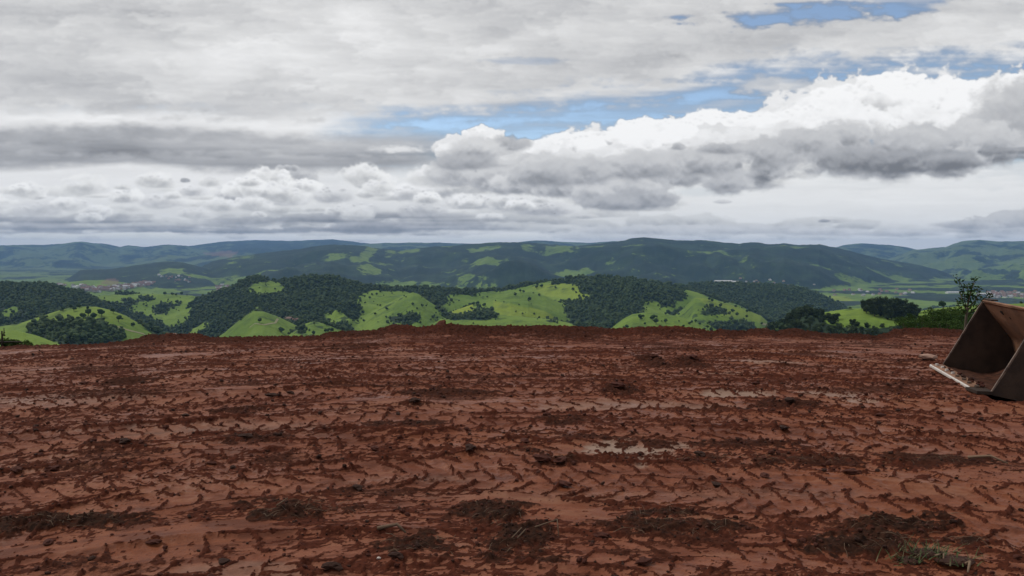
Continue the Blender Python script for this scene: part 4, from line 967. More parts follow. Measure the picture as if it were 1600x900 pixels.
def build_bank():
    """the weedy slope that carries the scrub, rising behind the platform edge on the right"""
    xs = np.linspace(0, 1, 40); ys = np.linspace(0, 1, 30)
    A, B = np.meshgrid(xs, ys); Y = lerp(21.5, 70, B); T = lerp(.44, 1.3, A)
    X = T*Y
    px = 800+T*F
    top = np.interp(px, [1330, 1400, 1430, 1460, 1530, 1700, 2400], [560, 524, 503, 492, 490, 490, 480])
    zt = CAM_Z-(top-395)/F*Y-.25
    z = zt-1.3*ss(40, 20, Y)-ss(46, 70, Y)*8+.25*fbm(X/2, Y/2, 4, 561)-6*ss(.12, 0, A)
    me = mesh_np('bank', np.stack([X, Y, z], -1).reshape(-1, 3), grid_faces(30, 40), [M_BANK], True)
    tag(link('weedy_bank', me), 'weed covered earth bank behind the mud on the right', kind='structure')
m = Nodes('weeds'); P = m.pos()
M_BANK = m.done(m.mix(m.noise(3.0, 5, .7, P), (.016, .034, .012), (.050, .085, .026)), .9, m.bump(m.noise(4.5, 4, .7, P), 1.0, .3), .1)
build_bank()

# the thin sapling that stands over the rim of the bucket
def build_sapling():
    y = 21.0
    def W(px, py, dy=0): return (t_of(px, py)*(y+dy), y+dy, z_of(0, py, y+dy))
    root = link('sapling', None, None, W(1506, 560)); tag(root, 'thin leafy sapling rising behind the top corner of the bucket', 'tree')
    ox, oy, oz = root.location
    def rel(p): return (p[0]-ox, p[1]-oy, p[2]-oz)
    trunk = [rel(W(1506, 560)), rel(W(1508, 520)), rel(W(1510, 492)), rel(W(1513, 470))]
    v, f = tube(trunk, [.05, .04, .032, .02], 7); link('trunk', bm_mesh('trunk', v, f, [M_BARK], True), root)
    lines = [[(1510, 492), (1508, 470), (1505, 450), (1499, 440), (1492, 433)], [(1513, 470), (1517, 455), (1522, 442), (1525, 432)], [(1513, 470), (1513, 455), (1511, 445)], [(1511, 488), (1520, 474), (1527, 462), (1528, 450)], [(1510, 492), (1522, 485), (1535, 470), (1543, 462), (1548, 463)], [(1509, 490), (1500, 480), (1494, 470)], [(1512, 480), (1524, 470), (1530, 458)], [(1510, 485), (1503, 468), (1500, 455)], [(1512, 476), (1516, 462), (1519, 450)], [(1520, 485), (1532, 476), (1540, 470)]]
    rng = np.random.RandomState(8); pts = []
    for ln in lines:
        P = [W(a, b, rng.uniform(-.25, .25)) for a, b in ln]; P[0] = W(*ln[0])
        v, f = tube([rel(p) for p in P], list(np.linspace(.016, .006, len(P))), 5); link('branch', bm_mesh('branch', v, f, [M_BARK], True), root)
        for a, b in zip(P, P[1:]):
            for q in np.linspace(.25, 1, 5): pts.append(np.array(a)*(1-q)+np.array(b)*q)
    V = []; Fc = []; n = 0
    for p in pts:
        p = np.array(rel(p))
        for k in range(3):
            d = rng.normal(size=3)*np.array([1, .8, .7])+np.array([0, 0, .1]); d /= np.linalg.norm(d)
            w = np.cross(d, rng.normal(size=3)); w /= np.linalg.norm(w); L = rng.uniform(.07, .125); b = p+d*.02+rng.normal(size=3)*.03
            nrm = np.cross(d, w)
            V += [b, b+d*L*.45+w*L*.24+nrm*.008, b+d*L, b+d*L*.45-w*L*.24+nrm*.008]; Fc.append((n, n+1, n+2, n+3)); n += 4
    o = link('leaf', bm_mesh('leaf', V, Fc, [foliage_mat('sapling_leaves', (.010, .026, .010), (.028, .060, .020), 9)]), root); o['kind'] = 'stuff'
build_sapling()
# ---------------------------------------------------------------- buildings in the valley
def flat_mat(name, a, b=None, sc=2.0, rough=.85, spec=.25, metal=0.0):
    m = Nodes(name); b = b or tuple(x*.75 for x in a)
    return m.done(m.mix(m.noise(sc, 4, .6, m.obj()), a, b), rough, None, spec, metal)
WALLS = [flat_mat('pale_render', (.48, .44, .40)), flat_mat('cream_render', (.44, .37, .30)), flat_mat('pink_render', (.42, .31, .27)), flat_mat('white_paint', (.70, .70, .69))]
ROOFS = [flat_mat('clay_tiles', (.21, .125, .095)), flat_mat('old_tiles', (.22, .145, .115)), flat_mat('grey_sheet', (.42, .42, .42)), flat_mat('white_sheet', (.62, .62, .62)), flat_mat('orange_tiles', (.25, .15, .11))]
M_DARKGLASS = flat_mat('dark_glass', (.02, .025, .03), rough=.2, spec=.5)
def gable(w, l, h, rh, over=.4):
    """walls and roof of a plain gabled house: vertices, faces, material of each face (0 wall, 1 roof)"""
    x, y = w/2, l/2; X, Yy = x+over, y+over
    V = [(-x, -y, 0), (x, -y, 0), (x, y, 0), (-x, y, 0), (-x, -y, h), (x, -y, h), (x, y, h), (-x, y, h), (0, -y, h+rh*.96), (0, y, h+rh*.96)]
    Fc = [(0, 1, 5, 4), (1, 2, 6, 5), (2, 3, 7, 6), (3, 0, 4, 7), (4, 5, 8), (6, 7, 9)]; Mi = [0]*6
    n = len(V); e = over*rh/x
    V += [(-X, -Yy, h-e+.1), (0, -Yy, h+rh+.1), (X, -Yy, h-e+.1), (-X, Yy, h-e+.1), (0, Yy, h+rh+.1), (X, Yy, h-e+.1)]
    V += [(a, b, c-.25) for a, b, c in V[n:n+6]]
    for q in ((0, 1, 4, 3), (1, 2, 5, 4), (6, 9, 10, 7), (7, 10, 11, 8), (0, 6, 7, 1), (1, 7, 8, 2), (3, 4, 10, 9), (4, 5, 11, 10), (0, 3, 9, 6), (2, 8, 11, 5)):
        Fc.append(tuple(n+i for i in q)); Mi.append(1)
    return V, Fc, Mi
def house_mesh(w, l, h, rh, wall, roof):
    V, Fc, Mi = gable(w, l, h, rh)
    me = bpy.data.meshes.new('house'); me.from_pydata(V, [], Fc); me.materials.append(wall); me.materials.append(roof); me.polygons.foreach_set('material_index', Mi); me.update(); return me
HOUSES = [house_mesh(9, 12, 4.5, 2.4, WALLS[k % 4], ROOFS[(0, 1, 4, 0, 2, 1, 4, 3)[k]]) for k in range(8)]
def build_towns():
    rng = np.random.RandomState(61)
    def cluster(n, pts, label, group, ymin=2400, s0=.9, s1=1.5):
        x0, x1 = min(p[0] for p in pts), max(p[0] for p in pts); y0, y1 = min(p[1] for p in pts), max(p[1] for p in pts); k = tries = 0
        while k < n and tries < n*30:
            tries += 1; px, py = rng.uniform(x0, x1), rng.uniform(y0, y1)
            if not in_poly(np.array([px]), np.array([py]), pts)[0]: continue
            h = hit(px, py, 330)
            if not h or h[1] < ymin or h[1] > 8000: continue
            s = rng.uniform(s0, s1)
            o = link('house', HOUSES[rng.randint(8)], None, (h[0], h[1], h[2]-.3), (0, 0, rng.choice([0, 1.57])+.5+rng.uniform(-.2, .2)), (s, s, s*rng.uniform(.9, 1.5))); tag(o, label, 'house', group); k += 1
    cluster(175, [(92, 447), (112, 449), (130, 454), (150, 457), (180, 456), (210, 450), (235, 446), (245, 442), (225, 440), (200, 445), (170, 450), (135, 448), (105, 446), (92, 445)], 'tiny pale house with tiled roof in the dense left valley town', 'houses of the left valley town')
    cluster(14, [(338, 448), (345, 446), (360, 447), (356, 454), (340, 455)], 'tiny pale house in the hamlet beside the dark wooded hill crest, left of centre', 'houses of the hamlet by the dark hill')
    cluster(26, [(246, 430), (300, 432), (305, 442), (250, 440)], 'tiny scattered house on the slope behind the left valley town', 'houses behind the left town', 3000, .7, 1.1)
    cluster(20, [(1290, 455), (1345, 452), (1425, 452), (1430, 462), (1350, 464), (1300, 462)], 'tiny pale house on the valley floor above the dark grove', 'houses on the floor above the grove', 2400, .8, 1.3)
    cluster(46, [(1540, 457), (1600, 456), (1600, 466), (1560, 466), (1540, 464)], 'tiny pinkish house in the valley town at the right edge, above the bucket', 'houses of the right valley town', 2400, .9, 1.4)
    cluster(16, [(1130, 432), (1200, 436), (1300, 445), (1250, 450), (1140, 444)], 'tiny pale house at the foot of the long dark mountain, right of centre', 'houses at the mountain foot', 2400, .7, 1.1)
    # long white sheds
    for px, py, w, l, lab in [(1130, 440.5, 30, 85, 'long white factory shed at the foot of the dark mountain, left one of three'), (1145, 441.5, 26, 70, 'long white factory shed at the foot of the dark mountain, middle one of three'), (1154, 443, 22, 60, 'long white factory shed at the foot of the dark mountain, right one of three'),
                          (1490, 458.5, 26, 60, 'white shed on the valley floor just left of the sapling'), (1538, 461, 24, 56, 'white shed on the valley floor just right of the sapling')]:
        h = hit(px, py, 330)
        if not h: continue
        o = link('factory_shed', None, None, (h[0], h[1], h[2]-.3), (0, 0, 1.5)); tag(o, lab, 'shed')
        V, Fc, Mi = gable(w, l, 6, 3, .8)
        link('wall', bm_mesh('wall', V[:10], Fc[:6], [WALLS[3]]), o); link('roof', bm_mesh('roof', V[10:], [tuple(i-10 for i in q) for q in Fc[6:]], [ROOFS[3]]), o)
def farmhouse(px, py, ymin, w, l, h_, label, wall, roof, rot, top=False):
    h = hit(px, py, ymin)
    if not h: return
    o = link('farmhouse', None, None, (h[0], h[1], h[2]-.2), (0, 0, rot)); tag(o, label, 'house')
    V, Fc, Mi = gable(w, l, h_, w*.28, .5)
    link('wall', bm_mesh('wall', V[:10], Fc[:6], [wall]), o); link('roof', bm_mesh('roof', V[10:], [tuple(i-10 for i in q) for q in Fc[6:]], [roof]), o)
    for s in (-1, 1):
        for k in (-.28, .28):
            x = s*(w/2+.03); a = [(x, k*l-.6, 1), (x, k*l+.6, 1), (x, k*l+.6, 2.2), (x, k*l-.6, 2.2)]; b = [(x+s*.06, p[1], p[2]) for p in a]
            link('window', bm_mesh('window', a+b, [(4, 5, 6, 7), (0, 1, 5, 4), (1, 2, 6, 5), (2, 3, 7, 6), (3, 0, 4, 7)], [M_DARKGLASS]), o)
build_towns()
farmhouse(451, 500, 330, 8, 12, 3.2, 'small pinkish farmhouse on the green hump left of centre', WALLS[2], ROOFS[1], 1.2)
farmhouse(462, 501, 330, 6, 9, 2.8, 'smaller farm shed just right of the pinkish farmhouse', WALLS[1], ROOFS[0], 1.3)
farmhouse(569, 446, 1000, 9, 14, 3.4, 'small house among trees at the crest of the long middle ridge', WALLS[1], ROOFS[1], .4)
def roof_over_bank():
    y = 330.0; x = t_of(268, 521)*y; z = z_of(0, 519.5, y)
    o = link('farmhouse', None, None, (x, y, z-5.2), (0, 0, 1.35)); tag(o, 'house whose orange tiled roof just shows over the mud bank at left', 'house')
    V, Fc, Mi = gable(5, 4.2, 3.4, 1.5, .4)
    link('wall', bm_mesh('wall', V[:10], Fc[:6], [WALLS[1]]), o); link('roof', bm_mesh('roof', V[10:], [tuple(i-10 for i in q) for q in Fc[6:]], [ROOFS[4]]), o)
roof_over_bank()
def track(pts, width, name, label, mat):
    P = [hit(a, b, 330) for a, b in pts]; P = [p for p in P if p]
    if len(P) < 2: return
    Q = []
    for a, b in zip(P, P[1:]):
        for q in np.linspace(0, 1, 8, endpoint=False):
            x, y = a[0]*(1-q)+b[0]*q, a[1]*(1-q)+b[1]*q; Q.append((x, y))
    V = []
    for i, (x, y) in enumerate(Q):
        a, b = Q[max(i-1, 0)], Q[min(i+1, len(Q)-1)]; dx, dy = b[0]-a[0], b[1]-a[1]; L = math.hypot(dx, dy) or 1; nx, ny = -dy/L*width/2, dx/L*width/2
        for s in (-1, 1): V.append((x+s*nx, y+s*ny, ground_at(x+s*nx, y+s*ny)+.35))
    link_ = [(2*i, 2*i+1, 2*i+3, 2*i+2) for i in range(len(Q)-1)]
    tag(link(name, bm_mesh(name, V, link_, [mat])), label, kind='structure')
M_TRACK = flat_mat('dirt_track', (.30, .27, .16), (.20, .20, .10), .2)
track([(184, 511), (198, 515.5), (212, 519), (228, 523)], 3.5, 'farm_path', 'thin pale path down the left pasture hill', M_TRACK)
track([(390, 512), (398, 506), (412, 508), (430, 505), (458, 503)], 2.5, 'farm_path', 'thin path across the green hump', M_TRACK)
track([(1190, 506), (1200, 508), (1206, 514)], 4, 'farm_path', 'short pale path at the end of the right pasture spur', M_TRACK)

# ---------------------------------------------------------------- the loader bucket
def build_bucket():
    A = np.array([5.99, 11.09]); back = np.array([.962, -.272]); along = np.array([-.272, -.962]); Wd = 2.2
    gz = -.015
    m = Nodes('muddy_steel'); P = m.obj()  # muddy brown, lightened so the shell reads as the lit side
    base = m.mix(m.ramp(m.noise(3.5, 6, .62, P), .36, .64), (.165, .080, .045), (.29, .145, .082))
    base = m.mix(m.ramp(m.noise(14, 5, .7, P), .52, .70, 0, .75), base, (.075, .035, .024))
    scr = m.ramp(m.noise(5, 4, .6, m.scl(P, (9, 1, .7))), .64, .74, 0, .35)
    base = m.mix(scr, base, (.27, .20, .16))
    steel = m.done(base, m.ramp(m.noise(6, 3, .5, P), .3, .7, .55, .85), m.bump(m.noise(22, 5, .7, P), .35, .012), .35, .0)
    m = Nodes('shaded_steel'); P = m.obj()  # plates face away from the light, so that shade is put into their colour
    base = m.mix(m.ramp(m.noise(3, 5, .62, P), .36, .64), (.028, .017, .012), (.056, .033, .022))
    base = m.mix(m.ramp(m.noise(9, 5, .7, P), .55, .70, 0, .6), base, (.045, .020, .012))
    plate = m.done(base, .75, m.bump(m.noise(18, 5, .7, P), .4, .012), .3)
    m = Nodes('worn_bright_steel'); P = m.obj()
    worn = m.done(m.mix(m.ramp(m.noise(12, 5, .7, P), .56, .70), (.55, .50, .46), (.26, .17, .12)), .45, None, .5, .1)
    m = Nodes('worn_edge'); P = m.obj()
    wedge = m.done(m.mix(m.ramp(m.noise(9, 5, .7, P), .42, .62), (.17, .115, .085), (.06, .036, .025)), .55, None, .4, .2)
    root = link('loader_bucket', None, None, (A[0], A[1], gz), (0, 0, math.atan2(along[1], along[0])))
    tag(root, 'rusty brown loader bucket resting on the mud with its open side to the left', 'bucket')
    # local axes: x along the cutting edge (towards the viewer), y to the back, z up
    outer = [(0, -.012), (.10, -.012), (.30, -.05), (.55, -.095), (.74, -.085), (.88, -.02), (.965, .11), (.985, .25), (.955, .42), (.86, .55), (.725, .735), (.585, .945)]
    def off(pr, d):
        out = []
        for i, (y, z) in enumerate(pr):
            a, b = pr[max(i-1, 0)], pr[min(i+1, len(pr)-1)]; ty, tz = b[0]-a[0], b[1]-a[1]; L = math.hypot(ty, tz); out.append((y-tz/L*d, z+ty/L*d))
        return out
    # smooth the profile
    def dense(pr, n=5):
        P_ = []
        for i in range(len(pr)-1):
            p0, p1, p2, p3 = pr[max(i-1, 0)], pr[i], pr[i+1], pr[min(i+2, len(pr)-1)]
            for k in range(n):
                t = k/n; P_.append(tuple(.5*((2*p1[c])+(-p0[c]+p2[c])*t+(2*p0[c]-5*p1[c]+4*p2[c]-p3[c])*t*t+(-p0[c]+3*p1[c]-3*p2[c]+p3[c])*t**3) for c in (0, 1)))
        return P_+[pr[-1]]
    pr = dense(outer); inn = off(pr, .022)
    sy = 1
    def shell(x0, x1, nx=28):
        rng = np.random.RandomState(4); V = []; Fc = []; n = len(pr)
        for prof in (pr, inn):
            for i in range(nx+1):
                x = lerp(x0, x1, i/nx)
                for (y, z) in prof:
                    dd = .006*math.sin(x*5+z*7)*math.sin(z*9) if prof is inn else 0
                    V.append((x, y+dd, z))
        def id_(s, i, j): return s*(nx+1)*n+i*n+j
        for i in range(nx):
            for j in range(n-1):
                Fc.append((id_(0, i, j), id_(0, i+1, j), id_(0, i+1, j+1), id_(0, i, j+1))); Fc.append((id_(1, i, j), id_(1, i, j+1), id_(1, i+1, j+1), id_(1, i+1, j)))
            for j in (0, n-1): Fc.append((id_(0, i, j), id_(1, i, j), id_(1, i+1, j), id_(0, i+1, j)))
        for i in (0, nx):
            for j in range(n-1): Fc.append((id_(0, i, j), id_(0, i, j+1), id_(1, i, j+1), id_(1, i, j)))
        return V, Fc
    V, Fc = shell(.012, Wd-.012)
    link('shell', bm_mesh('shell', V, Fc, [steel], True), root)
    def side(x0, x1, name):
        # plate bounded by the shell curve and the slanted front edge
        front = [(.565, .935), (.46, .735), (.34, .50), (.20, .235), (.085, .02)]
        loop = [(.085, .0)]+[p for p in pr if p[0] > .09]+front[:-1]
        V = [(x0, y, z) for y, z in loop]+[(x1, y, z) for y, z in loop]; n = len(loop)
        Fc = [tuple(range(n)), tuple(range(2*n-1, n-1, -1))]+[(i, i+n, (i+1) % n+n, (i+1) % n) for i in range(n)]
        bm = bmesh.new(); vs = [bm.verts.new(v) for v in V]
        for f in Fc: bm.faces.new([vs[i] for i in f])
        bmesh.ops.triangulate(bm, faces=[f for f in bm.faces if len(f.verts) > 4]); bmesh.ops.recalc_face_normals(bm, faces=bm.faces)
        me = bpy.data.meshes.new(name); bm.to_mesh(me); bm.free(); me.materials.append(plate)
        o = link(name, me, root)
        # worn strip along the front edge, 3 mm proud of the plate on both sides
        V = []; Fc = []
        fr = front[::-1]; rng = np.random.RandomState(7)
        for i, (y, z) in enumerate(fr):
            ww = .008+.008*rng.rand()
            for yy, xx in ((-.007, x0-.003), (ww, x0-.003), (ww, x1+.003), (-.007, x1+.003)): V.append((xx, y+yy, z))
        for i in range(len(fr)-1):
            for k in range(4): Fc.append((4*i+k, 4*i+(k+1) % 4, 4*i+4+(k+1) % 4, 4*i+4+k))
        Fc += [(3, 2, 1, 0), tuple(4*(len(fr)-1)+k for k in range(4))]
        link('worn_edge', bm_mesh('worn_edge', V, Fc, [wedge]), o)
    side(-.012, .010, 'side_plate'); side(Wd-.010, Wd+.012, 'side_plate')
    def box(name, x0, x1, y0, y1, z0, z1, mat, parent, bev=.004):
        bm = bmesh.new(); bmesh.ops.create_cube(bm, size=1.0)
        for v in bm.verts: v.co = ((x0+x1)/2+v.co.x*(x1-x0), (y0+y1)/2+v.co.y*(y1-y0), (z0+z1)/2+v.co.z*(z1-z0))
        bmesh.ops.bevel(bm, geom=bm.edges[:], offset=bev, segments=1, affect='EDGES')
        me = bpy.data.meshes.new(name); bm.to_mesh(me); bm.free(); me.materials.append(mat); return link(name, me, parent)
    # bolt-on cutting edge in three lengths, sharpened towards the front
    for k in range(3):
        x0, x1 = -.02+k*.66+.004, -.02+(k+1)*.66-.004
        if k == 2: x1 = 1.93
        V = [(x0, -.075, .002), (x1, -.075, .002), (x1, -.075, .025), (x0, -.075, .025), (x0, -.062, .038), (x1, -.062, .038), (x1, .10, .040), (x0, .10, .040), (x0, .10, .024), (x1, .10, .024), (x0, -.062, -.01), (x1, -.062, -.01)]
        Fc = [(0, 1, 2, 3), (3, 2, 5, 4), (4, 5, 6, 7), (7, 6, 9, 8), (8, 9, 11, 10), (10, 11, 1, 0), (0, 3, 4, 7, 8, 10), (1, 11, 9, 6, 5, 2)]
        o = link('cutting_edge', bm_mesh('cutting_edge', V, [Fc[0], Fc[1]]+Fc[2:], [worn, steel]), root)
        for i, p in enumerate(o.data.polygons): p.material_index = 0 if i < 2 else 1
        o = None
    V = [(1.938, -.11, .0), (Wd+.02, -.06, -.0), (Wd+.02, .10, .0), (1.938, .10, .0)]; V += [(a, b, c+.034) for a, b, c in V]
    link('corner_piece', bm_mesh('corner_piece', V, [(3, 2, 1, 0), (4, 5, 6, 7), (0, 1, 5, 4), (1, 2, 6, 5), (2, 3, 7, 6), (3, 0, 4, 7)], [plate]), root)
    # wet earth caked on the floor of the bucket, thickest at the back
    rng = np.random.RandomState(12); xs = np.linspace(.02, Wd-.02, 46); ys = np.linspace(.105, .93, 26); A_, B_ = np.meshgrid(xs, ys)
    Z_ = np.interp(B_, [q[0] for q in inn if q[1] < .3], [q[1] for q in inn if q[1] < .3])+.012+.022*(fbm(A_*3, B_*3, 4, 801)+.25)+.012*fbm(A_*14, B_*14, 3, 803)+.05*ss(.55, .93, B_)*(.6+.6*fbm(A_*2, B_*2, 2, 805))
    V = np.stack([A_, B_, Z_], -1).reshape(-1, 3)
    link('caked_earth', mesh_np('caked_earth', V, grid_faces(26, 46), [M_CAKED], True), root)
    # bolts and caked lumps along the edge inside
    def cyl(name, x, y, z, r, h, mat, parent, n=6, axis='z'):
        bm = bmesh.new(); bmesh.ops.create_cone(bm, cap_ends=True, segments=n, radius1=r, radius2=r*.9, depth=h)
        if axis == 'y': bmesh.ops.rotate(bm, verts=bm.verts, cent=(0, 0, 0), matrix=Matrix.Rotation(math.radians(90), 3, 'X'))
        me = bpy.data.meshes.new(name); bm.to_mesh(me); bm.free(); me.materials.append(mat); return link(name, me, parent, (x, y, z))
    for i in range(8): cyl('bolt', .10+i*.265, -.005+.01*(i % 2), .050, .026, .024, worn if i in (0, 1, 2, 3) else wedge, root)
    # stiffener along the top lip, its little stop plate and two eyes
    box('top_lip', .0, Wd, .565, .612, .944, .962, steel, root)
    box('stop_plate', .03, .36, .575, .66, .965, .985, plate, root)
    import mathutils
    for (x, y, z, s) in ((.52, .70, .835, .026), (.66, .655, .79, .014)):
        pass
    def hole(xc, zc, rx, rz):
        n = 14; V = []; Fc = []
        # find the inner shell at this height
        top = [p for p in inn if p[1] > .3 and p[0] < .97]; 
        def yy(z): return float(np.interp(z, [p[1] for p in top], [p[0] for p in top]))
        for k in range(n):
            a = 2*math.pi*k/n; q = 1+.18*math.sin(3*a+xc*9); V.append((xc+math.cos(a)*rx*q, yy(zc+math.sin(a)*rz*q)-.008, zc+math.sin(a)*rz*q))
        for k in range(n):
            x, y, z = V[k]; V.append((x, y+.006, z))
        Fc.append(tuple(range(n))); Fc += [(k, (k+1) % n, (k+1) % n+n, k+n) for k in range(n)]
        link('dark_spot', bm_mesh('dark_spot', V, Fc, [M_BLOT]), root)  # small dark disc laid on the inner shell
    hole(.62, .83, .045, .026); hole(.83, .775, .02, .013)
    # hinge ears at the back, where the arms take hold
    for x in (.62, .78, 1.42, 1.58):
        V = [(x, .93, .30), (x, 1.16, .42), (x, 1.18, .54), (x, 1.08, .62), (x, .83, .66)]; V = V+[(a+.03, b, c) for a, b, c in V]
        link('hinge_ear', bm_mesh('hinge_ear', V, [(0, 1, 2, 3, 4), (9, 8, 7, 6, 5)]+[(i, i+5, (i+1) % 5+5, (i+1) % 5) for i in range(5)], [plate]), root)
    return root
M_CAKED = (lambda m: m.done(m.mix(m.ramp(m.noise(7, 5, .65, m.obj()), .35, .65), (.034, .0135, .009), (.085, .034, .020)), .85, m.bump(m.noise(24, 4, .7, m.obj()), .6, .02), .15))(Nodes('caked_earth'))
M_BLOT = flat_mat('dull_black', (.018, .012, .010))  # plain black, for the shell discs and the birds
BUCKET = build_bucket()

# ---------------------------------------------------------------- lumps, stones, sticks, weeds on the mud
def clod_mesh(seed, sub=2, rough=.34, flat=.62, mat=None, jag=.0):
    r = np.random.RandomState(seed); v, f = ico(sub)
    off = r.uniform(-5, 5, 3)
    n = fbm(v[:, 0]*1.3+v[:, 2]*.7+off[0], v[:, 1]*1.3+v[:, 2]*.9+off[1], 4, seed)*rough*1.7+r.uniform(-jag, jag, len(v))
    v = v*(1+n)[:, None]*np.array([1.0, .8, flat])
    return mesh_np('clod', v, f, [mat], False)
M_CLOD = (lambda m: m.done(m.mix(m.noise(9, 5, .65, m.obj()), (.060, .019, .013), (.125, .040, .026)), .9, m.bump(m.noise(16, 4, .7, m.obj()), .6, .1), .2))(Nodes('clod_earth'))
M_DCLOD = (lambda m: m.done(m.mix(m.noise(9, 5, .65, m.obj()), (.030, .014, .010), (.070, .030, .020)), .9, m.bump(m.noise(16, 4, .7, m.obj()), .6, .1), .2))(Nodes('dark_clod_earth'))
CLODS = [clod_mesh(900+k, 1, .36, .6, M_CLOD if k % 3 else M_DCLOD, .10) for k in range(6)]
BIGCLODS = [clod_mesh(950+k, 2, .55, .50, M_CLOD if k % 4 else M_DCLOD, .16) for k in range(5)]
def build_crumbs():
    rng = np.random.RandomState(77); n = 90000
    y = 3.0+15.2*rng.rand(n)**1.25; x = (rng.rand(n)*2-1)*(.9+.70*y)
    z, cr, sd, pl = mud(x, y)
    p = .012+.85*cr**1.6+.1*sd
    dens = np.clip((7.5/y)**1.1, .25, 1.2)
    ok = rng.rand(n) < p*dens*.55
    x, y, z, cr = x[ok], y[ok], z[ok], cr[ok]
    s = np.exp(rng.normal(-4.9, .50, len(x)))*np.clip(y/6, .8, 1.5)
    s = np.clip(s, .003, .030)
    print('crumbs', len(x))
    col = bpy.data.collections.new('crumb_kinds')
    for k in range(6): col.objects.link(bpy.data.objects.new('crumb', CLODS[k]))
    me = mesh_np('mud_crumbs', np.stack([x, y, z+s*.25], 1), np.zeros((0, 3), np.int32), [M_CLOD], attrs={'size': s})
    o = link('mud_crumbs', me); tag(o, 'loose crumbs and small clods of red earth strewn over the tracks', kind='stuff')
    ng = NG_TREES.copy(); ng.name = 'strew_crumbs'
    for nd in ng.nodes:
        if nd.type == 'COLLECTION_INFO': nd.inputs['Collection'].default_value = col
        if nd.type == 'RANDOM_VALUE': nd.inputs[0].default_value = (-.5, -.5, 0); nd.inputs[1].default_value = (.5, .5, 6.28)
    o.modifiers.new('strew_crumbs', 'NODES').node_group = ng
build_crumbs()
def on_ground(px, py):
    """walk the line of sight through a picture point down to the mud"""
    v = (450-py)/F
    ys = np.linspace(2.6, 18.4, 1600); t = t_of(px, py); zz = mud(ys*t, ys)[0]; zr = CAM_Z+ys*(-SP+v*CP)/(CP+v*SP)
    j = np.nonzero(zz >= zr)[0]; j = j[0] if len(j) else len(ys)-1
    return (t*ys[j], ys[j], float(zz[j]))
def put_clod(px, py, wpx, k, label, group=None, tall=1.0, name='earth_clod', z=None, mesh=None):
    x, y, zg = on_ground(px, py); s = wpx/F*y/2
    o = link(name, mesh or BIGCLODS[k % 5], None, (x, y, zg+s*.22 if z is None else z), (0, 0, k*1.3), (s, s*.8, s*tall)); tag(o, label, 'clod', group); MUDCLODS.append((px, py, wpx, o)) if group else None; return o
ORD = ['first', 'second', 'third', 'fourth', 'fifth', 'sixth', 'seventh', 'eighth', 'ninth', 'tenth', 'eleventh', 'twelfth', 'thirteenth', 'fourteenth', 'fifteenth', 'sixteenth', 'seventeenth', 'eighteenth', 'nineteenth', 'twentieth']
ORD = ORD+['twenty-'+o for o in ORD[:9]]+['thirtieth']+['thirty-'+o for o in ORD[:9]]
MUDCLODS = []
k = 0
for px, py, w in sorted([(238, 523, 16), (252, 524, 12), (290, 524, 14), (310, 525, 14), (505, 522, 9), (512, 521, 10), (545, 519, 8), (562, 517.5, 10), (583, 517, 8), (605, 513, 14), (622, 509, 18), (968, 513, 12), (982, 513.5, 11), (1005, 512.5, 10), (1055, 511, 12), (1128, 516.5, 12), (1145, 518, 9), (1180, 515, 16), (1195, 514, 16), (1205, 517, 9), (1232, 516, 12), (1248, 516, 12), (1290, 522, 10), (1340, 522, 9), (1352, 523, 9), (1402, 515, 14), (1450, 513, 12), (745, 511, 9), (860, 511, 9), (905, 513, 10)]):
    y = BERM_Y-.05; x = t_of(px, py)*y; s = w/F*y/2
    o = link('earth_clod', BIGCLODS[k % 5], None, (x, y, z_of(0, py, y)-s*.25), (0, 0, k*1.1), (s, s, s*.8)); tag(o, 'dark red earth clod on the crest of the pushed-up bank, %s from the left' % ORD[k], 'clod', 'clods on the crest of the bank'); k += 1
for px, py, w in [(648, 629, 22), (965, 606, 24), (1022, 558, 16), (1082, 560, 18), (425, 620, 18), (735, 702, 26), (845, 720, 30), (875, 722, 26), (585, 703, 18), (385, 684, 22), (195, 692, 24), (330, 725, 16), (80, 735, 22), (25, 738, 24), (1235, 628, 24), (1095, 712, 22), (1330, 740, 26), (1195, 745, 20), (880, 760, 26), (1225, 670, 20), (560, 765, 22), (1375, 650, 16), (700, 590, 12), (130, 600, 16), (290, 650, 14), (455, 615, 14), (1180, 600, 14), (820, 690, 18), (940, 840, 24), (1120, 760, 22), (620, 870, 26), (1005, 880, 30), (75, 850, 20), (240, 850, 22), (350, 880, 24), (520, 888, 34)]:
    put_clod(px, py, w, k, 'broken clod of dark red earth lying on the tracked mud', 'clods lying on the tracked mud', .62); k += 1
bands = [('on the far mud', 0, 612), ('on the middle mud', 612, 690), ('in the nearer tracks', 690, 790), ('near the lower edge', 790, 999)]
for words_, a_, b_ in bands:
    for i_, (px, py, w, o) in enumerate(sorted([c for c in MUDCLODS if a_ <= c[1] < b_], key=lambda c: c[0])):
        o['label'] = 'broken clod of red earth %s, %s from the left' % (words_, ORD[i_])
for i_, (q, dy_, s_) in enumerate([(.34, .03, .022), (.52, .05, .030), (.74, .03, .026), (.98, .06, .036), (1.22, .05, .030), (1.46, .07, .044), (1.60, .04, .030), (1.80, .08, .050), (1.95, .06, .036)]):
    w_ = BUCKET.matrix_basis @ Vector((q, dy_, .045+s_*.3))
    o = link('earth_clod', BIGCLODS[i_ % 5], None, tuple(w_), (0, 0, i_*1.4), (s_, s_*.9, s_)); tag(o, 'clod of dark earth in the mouth of the bucket, %s from the far end' % ORD[i_], 'clod', 'clods in the mouth of the bucket')
